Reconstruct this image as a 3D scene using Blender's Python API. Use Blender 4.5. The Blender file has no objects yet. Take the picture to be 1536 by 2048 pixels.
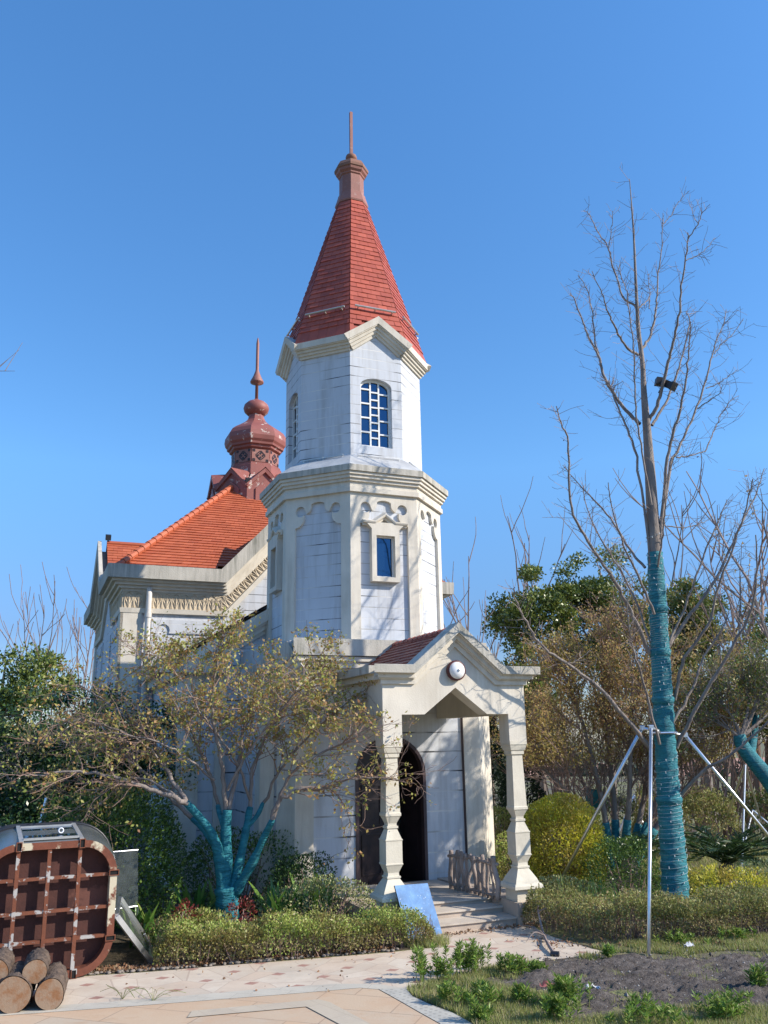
import bpy, bmesh, math, random
import numpy as np
from mathutils import Vector, Matrix
from mathutils.geometry import tessellate_polygon

S = bpy.context.scene
C = S.collection
R = math.radians
rng = np.random.default_rng(11)
random.seed(5)

# ------------------------------------------------------------------ camera
FPX, PITCH, ROLL, CAM_H = 1714.43, R(14.8888), R(0.9777), 2.1
cam_d = bpy.data.cameras.new('camera')
cam = bpy.data.objects.new('camera', cam_d); C.objects.link(cam)
cam_d.sensor_fit = 'VERTICAL'; cam_d.sensor_height = 36; cam_d.sensor_width = 27
cam_d.lens = FPX / 2048 * 36
cam_d.clip_start = .05; cam_d.clip_end = 3000
cam.matrix_world = (Matrix.Translation((0, 0, CAM_H)) @ Matrix.Rotation(R(90) + PITCH, 4, 'X') @ Matrix.Rotation(-ROLL, 4, 'Z'))
S.camera = cam

# ------------------------------------------------------------------ sky, sun, exposure
SUN_AZ, SUN_EL = R(-12.6), R(32)          # azimuth counted from +X
w = bpy.data.worlds.new('World'); S.world = w; w.use_nodes = True
nt = w.node_tree
sky = nt.nodes.new('ShaderNodeTexSky'); sky.sky_type = 'NISHITA'; sky.sun_disc = False
sky.sun_elevation = SUN_EL; sky.sun_rotation = R(90) - SUN_AZ
sky.air_density = 1.0; sky.dust_density = .3; sky.ozone_density = 3.5; sky.altitude = 0
bg = nt.nodes['Background']; bg.inputs[1].default_value = .15
hs = nt.nodes.new('ShaderNodeHueSaturation'); hs.inputs['Saturation'].default_value = 1.2; hs.inputs['Value'].default_value = 1.26
nt.links.new(sky.outputs[0], hs.inputs['Color']); tc = nt.nodes.new('ShaderNodeTexCoord'); sz = nt.nodes.new('ShaderNodeSeparateXYZ'); nt.links.new(tc.outputs['Generated'], sz.inputs[0])
rp_ = nt.nodes.new('ShaderNodeValToRGB'); nt.links.new(sz.outputs[2], rp_.inputs[0])      # clear winter air: the horizon is hardly paler than the zenith
for el, (p, c) in zip([rp_.color_ramp.elements[0], rp_.color_ramp.elements[1], rp_.color_ramp.elements.new(.3), rp_.color_ramp.elements.new(.45)],
                      ((.12, (.34, .36, .46)), (.68, (1, 1, .97)), (.3, (.74, .75, .76)), (.45, (.78, .79, .80)))):
    el.position = p; el.color = (*c, 1)
mm = nt.nodes.new('ShaderNodeMix'); mm.data_type = 'RGBA'; mm.blend_type = 'MULTIPLY'; mm.inputs[0].default_value = 1
nt.links.new(hs.outputs[0], mm.inputs[6]); nt.links.new(rp_.outputs[0], mm.inputs[7]); nt.links.new(mm.outputs[2], bg.inputs[0])
sun_d = bpy.data.lights.new('sun', 'SUN'); sun_d.energy = 3.75; sun_d.angle = R(.5); sun_d.color = (1, .92, .80)
sun = bpy.data.objects.new('sun', sun_d); C.objects.link(sun)
sdir = Vector((math.cos(SUN_EL) * math.cos(SUN_AZ), math.cos(SUN_EL) * math.sin(SUN_AZ), math.sin(SUN_EL)))
sun.rotation_euler = sdir.to_track_quat('Z', 'Y').to_euler()
sun.location = sdir * 60
vs = S.view_settings
vs.view_transform = 'Standard'; vs.look = 'None'; vs.exposure = 0.75; vs.gamma = 1
S.cycles.max_bounces = 6; S.cycles.transparent_max_bounces = 12
S.cycles.sample_clamp_indirect = 6

# ------------------------------------------------------------------ geometry of the view: pixel of the survey photo (1536 wide) -> place at a known distance
def ray(px, py):
    dx, dy = px - 768, py - 1024
    c, s = math.cos(ROLL), math.sin(ROLL)
    a, b = c * dx - s * dy, s * dx + c * dy
    return np.array([a / FPX, math.cos(PITCH) + b / FPX * math.sin(PITCH), math.sin(PITCH) - b / FPX * math.cos(PITCH)])
def at(px, py, Y):
    d = ray(px, py); return np.array([0, 0, CAM_H]) + d * (Y / d[1])
def gnd(px, py, z=0.):
    d = ray(px, py); return np.array([0, 0, CAM_H]) + d * ((z - CAM_H) / d[2])

# ------------------------------------------------------------------ materials
def nodes_of(name):
    m = bpy.data.materials.new(name); m.use_nodes = True
    return m, m.node_tree, m.node_tree.nodes['Principled BSDF']
class N:
    def __init__(s, nt): s.nt = nt
    def new(s, t, **kw):
        n = s.nt.nodes.new(t)
        for k, v in kw.items(): setattr(n, k, v)
        return n
    def link(s, a, b): s.nt.links.new(a, b)
    def math(s, op, a, b=None, c=None, clamp=False):
        n = s.new('ShaderNodeMath', operation=op, use_clamp=clamp)
        for i, x in enumerate((a, b, c)):
            if x is None: continue
            if isinstance(x, (int, float)): n.inputs[i].default_value = x
            else: s.link(x, n.inputs[i])
        return n.outputs[0]
    def coord(s, which='Object', scale=(1, 1, 1), rot=(0, 0, 0)):
        t = s.new('ShaderNodeTexCoord'); m = s.new('ShaderNodeMapping')
        m.inputs['Scale'].default_value = scale; m.inputs['Rotation'].default_value = rot
        s.link(t.outputs[which], m.inputs[0]); return m.outputs[0]
    def noise(s, vec, scale, detail=4, rough=.55):
        n = s.new('ShaderNodeTexNoise'); n.inputs['Scale'].default_value = scale
        n.inputs['Detail'].default_value = detail; n.inputs['Roughness'].default_value = rough
        s.link(vec, n.inputs['Vector']); return n.outputs['Fac']
    def ramp(s, fac, stops, interp='LINEAR'):
        r = s.new('ShaderNodeValToRGB'); r.color_ramp.interpolation = interp
        e = r.color_ramp.elements
        while len(e) < len(stops): e.new(.5)
        for el, (p, c) in zip(e, stops):
            el.position = p; el.color = (*c, 1) if len(c) == 3 else c
        s.link(fac, r.inputs[0]); return r.outputs[0]
    def gray(s, fac, a, b, lo=0., hi=1.):
        return s.ramp(fac, [(a, (lo,) * 3), (b, (hi,) * 3)])
    def mix(s, fac, a, b, mode='MIX'):
        n = s.new('ShaderNodeMix', data_type='RGBA', blend_type=mode)
        for i, x in ((0, fac), (6, a), (7, b)):
            if isinstance(x, (int, float)): n.inputs[i].default_value = x
            elif isinstance(x, (tuple, list)): n.inputs[i].default_value = (*x, 1)
            else: s.link(x, n.inputs[i])
        return n.outputs[2]
    def bump(s, h, strength, dist, bsdf):
        b = s.new('ShaderNodeBump'); b.inputs['Strength'].default_value = strength; b.inputs['Distance'].default_value = dist
        s.link(h, b.inputs['Height']); s.link(b.outputs[0], bsdf.inputs['Normal'])

def mat(name, c, c2=None, rough=.7, scale=3., bump=0., bscale=40., metal=0., spec=.4, stretch=(1, 1, 1), lo=.35, hi=.65):
    m, nt, b = nodes_of(name); n = N(nt)
    b.inputs['Roughness'].default_value = rough; b.inputs['Metallic'].default_value = metal
    b.inputs['Specular IOR Level'].default_value = spec
    v = n.coord('Object', stretch)
    if c2 is None: c2 = tuple(x * .82 for x in c)
    f = n.noise(v, scale, 6)
    n.link(n.ramp(f, [(lo, c), (hi, c2)]), b.inputs['Base Color'])
    if bump: n.bump(n.noise(v, bscale, 5), bump, .02, b)
    return m

def leafmat(name, cols, transl=.3, rough=.5, spec=.35, patch=None):
    m, nt, b = nodes_of(name); n = N(nt)
    g = n.new('ShaderNodeNewGeometry')
    k = len(cols)
    col = n.ramp(g.outputs['Random Per Island'], [((i + .5) / k, c) for i, c in enumerate(cols)])
    if patch:                                  # clumps of another tint, in the leaves themselves
        f = n.gray(n.noise(n.coord('Object'), patch[1], 2), .45, .62)
        col = n.mix(f, col, patch[0], 'MIX') if len(patch) < 3 else n.mix(n.math('MULTIPLY', f, patch[2]), col, patch[0])
    n.link(col, b.inputs['Base Color'])
    b.inputs['Roughness'].default_value = rough; b.inputs['Specular IOR Level'].default_value = spec
    t = n.new('ShaderNodeBsdfTranslucent'); n.link(col, t.inputs[0])
    mx = n.new('ShaderNodeMixShader'); mx.inputs[0].default_value = transl
    n.link(b.outputs[0], mx.inputs[1]); n.link(t.outputs[0], mx.inputs[2])
    n.link(mx.outputs[0], nt.nodes['Material Output'].inputs[0])
    return m

def wall_mat(name, c=(.60, .62, .655), pitch=.163, off=0.):
    m, nt, b = nodes_of(name); n = N(nt)
    v = n.coord('Object')
    sx = n.new('ShaderNodeSeparateXYZ'); n.link(v, sx.inputs[0])
    fr = n.math('FRACT', n.math('DIVIDE', n.math('ADD', sx.outputs[2], off), pitch))
    d = n.math('ABSOLUTE', n.math('SUBTRACT', fr, .5))
    line = n.math('LESS_THAN', d, .038)
    brk = n.noise(n.coord('Object', (1.2, 1.2, 9)), 2.3, 3)
    vis = n.math('MULTIPLY', line, n.gray(brk, .40, .58, .25, 1.))
    paint = n.ramp(n.noise(n.coord('Object', (1.5, 1.5, .5)), 2.2, 6), [(.3, c), (.7, tuple(x * .90 for x in c))])
    dirt = n.gray(n.noise(n.coord('Object', (6, 6, .6)), 1.5, 7, .65), .48, .72, 0, .72)
    paint = n.mix(dirt, paint, (.40, .39, .38))
    chip = n.gray(n.noise(v, 11, 8, .7), .66, .69, 0, .5)
    paint = n.mix(chip, paint, (.46, .44, .42))
    plank = n.math('FLOOR', n.math('DIVIDE', n.math('ADD', sx.outputs[2], off), pitch))
    wn = n.new('ShaderNodeTexWhiteNoise', noise_dimensions='1D'); n.link(plank, wn.inputs['W'])
    paint = n.mix(n.gray(wn.outputs['Value'], 0, 1, 0, .14), paint, (.45, .47, .52))
    lc = n.mix(n.gray(n.noise(v, .8, 2), .48, .60), (.05, .05, .055), (.70, .68, .64))
    n.link(n.mix(vis, paint, lc), b.inputs['Base Color'])
    b.inputs['Roughness'].default_value = .75; b.inputs['Specular IOR Level'].default_value = .25
    h = n.math('ADD', n.math('MULTIPLY', line, -1.), n.math('MULTIPLY', n.noise(v, 45, 4), .5))
    n.bump(h, .35, .006, b)
    return m

def stone_mat(name, c, stain, amount=.5, streak=(7, 7, .8), rough=.85, bump=.25):
    m, nt, b = nodes_of(name); n = N(nt)
    v = n.coord('Object')
    base = n.ramp(n.noise(v, 2.2, 7), [(.3, c), (.72, tuple(x * .80 for x in c))])
    f = n.gray(n.noise(n.coord('Object', streak), 1.3, 7, .68), .42, .70, 0, min(1, amount * 1.3))
    g = n.math('MULTIPLY', f, n.gray(n.noise(v, .9, 3), .35, .6))
    base = n.mix(g, base, stain)
    sp = n.gray(n.noise(v, 60, 3), .62, .72, 0, .25)
    base = n.mix(sp, base, tuple(x * .55 for x in c))
    n.link(base, b.inputs['Base Color'])
    b.inputs['Roughness'].default_value = rough; b.inputs['Specular IOR Level'].default_value = .2
    n.bump(n.noise(v, 55, 6), bump, .01, b)
    return m

def tile_mat(name, cols, rough=.55, dirt=.3):
    m, nt, b = nodes_of(name); n = N(nt)
    g = n.new('ShaderNodeNewGeometry')
    k = len(cols)
    col = n.ramp(g.outputs['Random Per Island'], [((i + .5) / k, c) for i, c in enumerate(cols)])
    col = n.mix(n.gray(n.noise(n.coord('Object', (2, 2, .8)), 2.2, 7, .7), .45, .72, 0, dirt), col, tuple(x * .55 for x in cols[0]))
    col = n.mix(n.gray(n.noise(n.coord('Object'), 14, 5, .7), .62, .72, 0, dirt * .8), col, (.34, .25, .19))
    n.link(col, b.inputs['Base Color']); b.inputs['Roughness'].default_value = rough
    b.inputs['Specular IOR Level'].default_value = .35
    n.bump(n.noise(n.coord('Object'), 90, 3), .15, .004, b)
    return m

M = {}
M['wall'] = wall_mat('painted_planks')
M['wall_low'] = wall_mat('painted_planks_low', (.62, .635, .66), .27, .1)
M['stone'] = stone_mat('cream_stone', (.73, .67, .57), (.42, .36, .28), .45)
M['stone_col'] = stone_mat('cream_column_stone', (.70, .64, .52), (.40, .36, .29), .5, (3, 3, 2))
M['coping'] = stone_mat('weathered_coping', (.56, .52, .45), (.17, .17, .14), .85, (9, 9, .6), .9, .5)
M['lead'] = mat('grey_flashing', (.50, .50, .49), (.36, .36, .36), .7, 3, .2, 30)
M['frieze'] = stone_mat('carved_frieze', (.66, .56, .42), (.30, .24, .17), .6, (4, 4, 4))
M['tile_spire'] = tile_mat('spire_tiles', [(.40, .085, .05), (.44, .095, .056), (.48, .11, .066), (.34, .072, .046), (.42, .09, .054), (.37, .08, .05)])
M['tile_nave'] = tile_mat('nave_tiles', [(.44, .115, .052), (.47, .125, .056), (.51, .14, .066), (.40, .10, .048), (.46, .12, .054), (.42, .11, .05)])
M['tile_porch'] = tile_mat('porch_tiles', [(.30, .075, .055), (.26, .065, .05), (.34, .09, .065)])
M['tile_dark'] = tile_mat('dark_tiles', [(.09, .075, .075), (.07, .06, .06), (.12, .10, .10)])
def peeled(name, c, amt=.25):
    m, nt, b = nodes_of(name); n = N(nt); v = n.coord('Object')
    base = n.ramp(n.noise(v, 3, 6), [(.3, c), (.7, tuple(x * .75 for x in c))])
    f = n.math('MULTIPLY', n.gray(n.noise(v, 5, 8, .7), .585, .60), amt)
    n.link(n.mix(f, base, (.62, .55, .48)), b.inputs['Base Color'])
    b.inputs['Roughness'].default_value = .6; n.bump(n.noise(v, 30, 4), .15, .01, b)
    return m
M['cupola'] = peeled('peeling_oxide_paint', (.30, .095, .075), .8)
M['finial'] = peeled('oxide_paint', (.33, .135, .10), .15)
M['finial_brown'] = mat('rusted_cap', (.20, .11, .07), (.28, .13, .09), .75, 4)
def glass_mat(name, tint, rough=.03):
    m, nt, b = nodes_of(name); n = N(nt)
    b.inputs['Base Color'].default_value = (*tint, 1); b.inputs['Metallic'].default_value = .85
    b.inputs['Roughness'].default_value = rough
    n.bump(n.noise(n.coord('Object'), 3, 1), .05, .02, b)
    return m
M['glass'] = glass_mat('tinted_window_glass', (.03, .085, .16))
M['mullion'] = mat('white_window_bars', (.78, .78, .76), (.70, .70, .68), .5)
M['door'] = mat('dark_purple_door', (.032, .02, .022), (.02, .014, .016), .4, 5, .1, 30)
M['door_frame'] = mat('purple_brown_door_frame', (.085, .052, .052), (.055, .035, .037), .45, 5)
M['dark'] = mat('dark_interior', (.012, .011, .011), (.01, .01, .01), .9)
M['pipe'] = mat('white_pvc', (.74, .72, .69), (.62, .58, .53), .45, 2, stretch=(1, 1, .4))
M['metal'] = mat('galvanised_steel', (.80, .80, .82), (.68, .69, .71), .34, 8, metal=1.)
M['gutter'] = mat('dark_lead_gutter', (.06, .07, .09), (.10, .11, .12), .6)
M['bar'] = mat('aluminium_bar', (.60, .58, .54), (.48, .46, .43), .4, 8, metal=.6)
M['black'] = mat('black_plastic', (.018, .02, .024), (.03, .03, .035), .4)
M['lampglass'] = mat('opal_lamp_glass', (.80, .80, .80), (.76, .76, .77), .15, spec=.6)
M['lamprim'] = mat('oxblood_rim', (.10, .025, .025), (.07, .02, .02), .35)
M['granite'] = stone_mat('pink_granite', (.52, .43, .35), (.25, .21, .18), .5, (3, 3, 3), .8, .2)
M['bark'] = mat('grey_bark', (.29, .245, .215), (.17, .14, .125), .9, 9, .8, 30, stretch=(1, 1, .35))
M['twig'] = mat('grey_twig', (.33, .26, .23), (.21, .16, .14), .8, 6)
M['twig_red'] = mat('reddish_twig', (.30, .20, .16), (.20, .135, .11), .8, 6)
def wrap_mat():
    m, nt, b = nodes_of('teal_trunk_wrap'); n = N(nt)
    v = n.coord('Object', (1, 1, 6))
    n.link(n.ramp(n.noise(v, 5, 5), [(.3, (.006, .125, .16)), (.55, (.012, .19, .23)), (.75, (.05, .28, .31))]), b.inputs['Base Color'])
    b.inputs['Roughness'].default_value = .65
    n.bump(n.noise(n.coord('Object', (2, 2, 12)), 7, 4), .9, .03, b); return m
M['wrap'] = wrap_mat()
M['wire'] = mat('white_fairy_wire', (.66, .70, .70), (.55, .60, .60), .5)
M['log_end'] = None

# ------------------------------------------------------------------ mesh building
class MB:
    def __init__(s): s.v = []; s.f = []
    def add(s, vs, fs):
        o = len(s.v); s.v += [tuple(map(float, p)) for p in vs]; s.f += [tuple(i + o for i in f) for f in fs]; return s
    def box(s, x0, x1, y0, y1, z0, z1):
        return s.add([(x, y, z) for z in (z0, z1) for y in (y0, y1) for x in (x0, x1)],
                     [(0, 2, 3, 1), (4, 5, 7, 6), (0, 1, 5, 4), (2, 6, 7, 3), (0, 4, 6, 2), (1, 3, 7, 5)])
    def obox(s, c, ax, ay, az):
        c, ax, ay, az = (np.array(q, float) for q in (c, ax, ay, az))
        return s.add([c + i * ax + j * ay + k * az for k in (-1, 1) for j in (-1, 1) for i in (-1, 1)],
                     [(0, 2, 3, 1), (4, 5, 7, 6), (0, 1, 5, 4), (2, 6, 7, 3), (0, 4, 6, 2), (1, 3, 7, 5)])
    def bar(s, a, b, w, h=None, up=(0, 0, 1)):
        a, b = np.array(a, float), np.array(b, float); d = b - a; L = np.linalg.norm(d); d /= L
        u = np.cross(d, up); u /= max(1e-9, np.linalg.norm(u)); q = np.cross(u, d)
        return s.obox((a + b) / 2, d * L / 2, u * w / 2, q * (h or w) / 2)
    def tube(s, pts, rad, n=6, cap=True, phase=0.):
        pts = np.array(pts, float); k = len(pts)
        rad = np.full(k, rad, float) if np.isscalar(rad) else np.array(rad, float)
        T = np.gradient(pts, axis=0); T /= np.linalg.norm(T, axis=1)[:, None] + 1e-12
        ref = np.array([0, 0, 1.]) if abs(T[0][2]) < .9 else np.array([1., 0, 0])
        U = np.cross(T, ref); U /= np.linalg.norm(U, axis=1)[:, None] + 1e-12
        for i in range(1, k):
            u = U[i - 1] - T[i] * (U[i - 1] @ T[i]); U[i] = u / (np.linalg.norm(u) + 1e-12)
        W = np.cross(T, U)
        a = np.arange(n) * 2 * np.pi / n + phase
        V = pts[:, None] + rad[:, None, None] * (np.cos(a)[None, :, None] * U[:, None] + np.sin(a)[None, :, None] * W[:, None])
        F = [(i * n + j, i * n + (j + 1) % n, (i + 1) * n + (j + 1) % n, (i + 1) * n + j) for i in range(k - 1) for j in range(n)]
        if cap: F += [tuple(range(n - 1, -1, -1)), tuple(range((k - 1) * n, k * n))]
        return s.add(V.reshape(-1, 3), F)
    def lathe(s, prof, n=16, c=(0, 0), phase=0., caps=True):
        V = [(c[0] + r * math.cos(phase + 2 * math.pi * j / n), c[1] + r * math.sin(phase + 2 * math.pi * j / n), z) for r, z in prof for j in range(n)]
        k = len(prof)
        F = [(i * n + j, i * n + (j + 1) % n, (i + 1) * n + (j + 1) % n, (i + 1) * n + j) for i in range(k - 1) for j in range(n)]
        if caps: F += [tuple(range(n - 1, -1, -1)), tuple(range((k - 1) * n, k * n))]
        return s.add(V, F)
    def prism(s, poly, z0, z1, top=True, bottom=True):
        n = len(poly)
        F = [(i, (i + 1) % n, n + (i + 1) % n, n + i) for i in range(n)]
        if top: F.append(tuple(range(n, 2 * n)))
        if bottom: F.append(tuple(range(n - 1, -1, -1)))
        return s.add([(x, y, z0) for x, y in poly] + [(x, y, z1) for x, y in poly], F)
    def ring(s, poly, prof):
        """closed sweep of a profile (out, z) round a CCW polygon, mitred"""
        n = len(poly); P = [np.array(p, float) for p in poly]; mit = []
        for i in range(n):
            d0 = P[i] - P[i - 1]; d1 = P[(i + 1) % n] - P[i]
            n0 = np.array([d0[1], -d0[0]]) / np.linalg.norm(d0); n1 = np.array([d1[1], -d1[0]]) / np.linalg.norm(d1)
            m = n0 + n1; mit.append(m / (m @ n0))
        V = [(*(P[i] + mit[i] * o), z) for o, z in prof for i in range(n)]
        k = len(prof)
        return s.add(V, [(a * n + i, a * n + (i + 1) % n, (a + 1) * n + (i + 1) % n, (a + 1) * n + i) for a in range(k - 1) for i in range(n)])
    def rake(s, path, prof, P, ends=None):
        """path [(t,z)], profile [(perp, out)] swept in a wall plane; P(t,out,z) -> point.  ends: shift of t per unit out at each end"""
        Q = [np.array(p, float) for p in path]; n = len(Q); mit = []
        for i in range(n):
            ds = []
            if i > 0: ds.append(Q[i] - Q[i - 1])
            if i < n - 1: ds.append(Q[i + 1] - Q[i])
            ns = [np.array([-d[1], d[0]]) / np.linalg.norm(d) for d in ds]
            if len(ns) == 1: mit.append(ns[0])
            else:
                m = ns[0] + ns[1]; mit.append(m / (m @ ns[0]))
        V = []
        for pp, o in prof:
            for i in range(n):
                q = Q[i] + mit[i] * pp
                t = q[0]
                if ends and i == 0: t -= ends[0] * o
                if ends and i == n - 1: t += ends[1] * o
                V.append(P(t, o, q[1]))
        k = len(prof)
        F = [(a * n + i, a * n + i + 1, ((a + 1) % k) * n + i + 1, ((a + 1) % k) * n + i) for a in range(k) for i in range(n - 1)]
        F += [tuple(a * n for a in range(k)), tuple(a * n + n - 1 for a in range(k - 1, -1, -1))]
        return s.add(V, F)
    def plate(s, P, outer, holes=(), depth=.05, out=0., sides=True, back=False, hole_depth=None):
        loops = [[Vector((t, z, 0)) for t, z in lp] for lp in (outer, *holes)]
        tri = tessellate_polygon(loops)
        flat = [q for lp in (outer, *holes) for q in lp]
        s.add([P(t, out, z) for t, z in flat], tri)
        if back: s.add([P(t, out - depth, z) for t, z in flat], [tuple(reversed(q)) for q in tri])
        for k, lp in enumerate((outer, *holes)):
            if k == 0 and not sides: continue
            d = depth if k == 0 or hole_depth is None else hole_depth
            n = len(lp)
            s.add([P(t, out, z) for t, z in lp] + [P(t, out - d, z) for t, z in lp], [(i, (i + 1) % n, n + (i + 1) % n, n + i) for i in range(n)])
        return s
    def tiles(s, bl, br, tl, tr, course, tw, lift=.014, jit=.003, gap=.004, keep=None):
        bl, br, tl, tr = (np.array(q, float) for q in (bl, br, tl, tr))
        nrm = np.cross(br - bl, (tl + tr) / 2 - (bl + br) / 2); nrm /= np.linalg.norm(nrm)
        if nrm[2] < 0: nrm = -nrm
        H = np.linalg.norm((tl + tr) / 2 - (bl + br) / 2); k = max(1, round(H / course))
        for i in range(k):
            f0, f1 = i / k, min(1, (i + 1.12) / k)
            a0, b0 = bl + (tl - bl) * f0, br + (tr - br) * f0
            a1, b1 = bl + (tl - bl) * f1, br + (tr - br) * f1
            W = np.linalg.norm(b0 - a0)
            if W < .02: continue
            offs = (0 if i % 2 else .5) * tw
            ctr = W / 2
            edges = [0.] + [x for x in np.arange(ctr % tw - tw + offs, W, tw) if .25 * tw < x < W - .25 * tw] + [W]
            for e0, e1 in zip(edges[:-1], edges[1:]):
                g = gap / 2 / W
                u0, u1 = e0 / W + g, e1 / W - g
                h0 = lift + random.uniform(-jit, jit); h1 = .003; tw_ = random.uniform(-jit, jit) * .6
                p0 = a0 + (b0 - a0) * u0; p1 = a0 + (b0 - a0) * u1; p2 = a1 + (b1 - a1) * u1; p3 = a1 + (b1 - a1) * u0
                if keep and not keep((p0 + p1 + p2 + p3) / 4): continue
                s.add([p0 + nrm * (h0 + tw_), p1 + nrm * (h0 - tw_), p2 + nrm * h1, p3 + nrm * h1, p0 - nrm * .004, p1 - nrm * .004],
                      [(0, 1, 2, 3), (4, 5, 1, 0)])
        return s
    def build(s, name, m, parent=None, smooth=False):
        me = bpy.data.meshes.new(name); me.from_pydata(s.v, [], s.f); me.update()
        if smooth: me.polygons.foreach_set('use_smooth', [True] * len(me.polygons))
        return link(name, me, m, parent)

def link(name, me, m, parent=None):
    o = bpy.data.objects.new(name, me); C.objects.link(o)
    if m: me.materials.append(m)
    if parent:
        o.parent = parent
        if not parent.get('_local'): o.location = -parent.location
    return o
def sub(child, part):                      # sub-part of a part: geometry in the same coordinates
    child.parent = part; child.location = (0, 0, 0); return child
def thing(name, label, cat, loc=(0, 0, 0), rz=0., group=None, local=False):
    o = bpy.data.objects.new(name, None); C.objects.link(o)
    o.location = tuple(map(float, loc)); o.rotation_euler = (0, 0, rz); o.empty_display_size = .2
    o['label'] = label; o['category'] = cat
    if group: o['group'] = group
    if local: o['_local'] = 1
    return o
def tag(o, label, cat, group=None, kind=None):
    o['label'] = label; o['category'] = cat
    if group: o['group'] = group
    if kind: o['kind'] = kind
    return o
def stuff(o, label, cat): return tag(o, label, cat, kind='stuff')
def structure(o, label=None, cat=None):
    o['kind'] = 'structure'
    if label: o['label'] = label
    if cat: o['category'] = cat
    return o

def quad_mesh(name, V, F, m, parent=None, smooth=False):
    """V (n,3), F (k,4) numpy"""
    me = bpy.data.meshes.new(name)
    me.vertices.add(len(V)); me.vertices.foreach_set('co', np.ascontiguousarray(V, np.float32).ravel())
    k = F.shape[1]
    me.loops.add(F.size); me.loops.foreach_set('vertex_index', np.ascontiguousarray(F, np.int32).ravel())
    me.polygons.add(len(F)); me.polygons.foreach_set('loop_start', np.arange(0, F.size, k, dtype=np.int32))
    me.update(calc_edges=True)
    if smooth: me.polygons.foreach_set('use_smooth', [True] * len(F))
    return link(name, me, m, parent)
def unit(a): return a / (np.linalg.norm(a, axis=-1, keepdims=True) + 1e-9)
def leaf_arrays(P, size, aspect=.55, axis=None, spread=1., droop=0., fold=.18):
    """one folded four-cornered leaf at every point"""
    n = len(P); P = np.asarray(P, float)
    d = rng.normal(size=(n, 3)); d = unit(d) * spread
    if axis is not None: d = d + axis
    d[:, 2] -= droop; d = unit(d)
    nn = unit(np.cross(d, unit(rng.normal(size=(n, 3)) + np.array([0, 0, .01]))))
    sd = np.cross(d, nn)
    L = (size * rng.uniform(.65, 1.25, n))[:, None]; W = L * aspect
    mid = P + d * L * .45
    return np.stack([P, mid + sd * W * .5, P + d * L - nn * L * fold, mid - sd * W * .5], 1).reshape(-1, 3), np.arange(4 * n).reshape(-1, 4)
def leaves(name, P, size, m, parent=None, **kw):
    V, F = leaf_arrays(P, size, **kw); return quad_mesh(name, V, F, m, parent)

# ================================================================== THE CHURCH (local frame: x along the porch front, -y towards the porch, z up)
PHI = R(22.3725); T0 = (-.50085, 13.8253)
church = thing('church', 'white and cream church with tall red tiled spire, gabled porch and orange nave roof', 'church', (*T0, 0), PHI, local=True)
def L2W(u, v, z=0.):
    c, s = math.cos(PHI), math.sin(PHI); return np.array([T0[0] + u * c - v * s, T0[1] + u * s + v * c, z])
A1, A2, AC = 1.0686, 1.3211, 1.459
K = math.tan(math.pi / 8)
def octa(a): return [(a / math.cos(math.pi / 8) * math.cos(R(-112.5 + 45 * k)), a / math.cos(math.pi / 8) * math.sin(R(-112.5 + 45 * k))) for k in range(8)]
def face(ang, a, c=(0, 0)):
    n = (math.cos(R(ang)), math.sin(R(ang))); t_ = (-n[1], n[0])
    return lambda t, o, z: (c[0] + n[0] * (a + o) + t_[0] * t, c[1] + n[1] * (a + o) + t_[1] * t, z)
def arc(cx, cz, r, a0, a1, n=8, rz=None): return [(cx + r * math.cos(R(a0 + (a1 - a0) * i / n)), cz + (rz or r) * math.sin(R(a0 + (a1 - a0) * i / n))) for i in range(n + 1)]
FACES8 = [-90, -45, 0, 45, 90, 135, 180, -135]

# ---- ground stage: chamfered square with an arched doorway
BV, BU, CH = -1.40, 1.38, .36
base_poly = [(-BU, BV), (BU, BV), (BU + CH, BV + CH), (BU + CH, 1.4), (-BU - CH, 1.4), (-BU - CH, BV + CH)]
PF = face(-90, -BV)
mb = MB()
door_z0, door_hw, door_sp = .2, .53, 1.62
outl = [(-BU, 0), (-BU, 3.2), (BU, 3.2), (BU, 0), (door_hw, 0), (door_hw, door_sp)] + arc(0, door_sp, door_hw, 0, 180, 14)[1:-1] + [(-door_hw, door_sp), (-door_hw, 0)]
mb.plate(PF, outl, depth=.16, sides=True)
for a, b in zip(base_poly[1:], base_poly[2:] + base_poly[:1]):
    mb.add([(*a, 0), (*b, 0), (*b, 3.2), (*a, 3.2)], [(0, 1, 2, 3)])
mb.add([(x, y, 3.19) for x, y in base_poly], [tuple(range(6))])
mb.build('tower_base_wall', M['wall_low'], church)
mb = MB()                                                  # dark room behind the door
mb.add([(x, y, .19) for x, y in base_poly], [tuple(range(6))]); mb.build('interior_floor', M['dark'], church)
# plank pilasters at the corners, front and chamfer side
for s_ in (-1, 1):
    mb = MB()
    o = .045
    p = [(s_ * 1.14, BV - o), (s_ * (BU + o * .414), BV - o), (s_ * (BU + .17 + o), BV + .17 - o * .0), (s_ * (BU + .15), BV + .2), (s_ * 1.14, BV + .02)]
    mb.prism(p if s_ > 0 else p[::-1], 0, 2.95); mb.build('corner_pilaster', M['stone'], church)
    mb = MB()
    p = [(s_ * (BU + CH - .12), BV + CH - .12 - .03), (s_ * (BU + CH + .045), BV + CH - .02), (s_ * (BU + CH + .045), BV + CH + .25), (s_ * (BU + CH - .05), BV + CH + .25)]
    mb.prism(p if s_ > 0 else p[::-1], 0, 2.95); mb.build('corner_pilaster', M['stone'], church)
bt = MB().box(BU - .32, BU - .24, BV - .012, BV + .02, .2, 2.0); 
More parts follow.
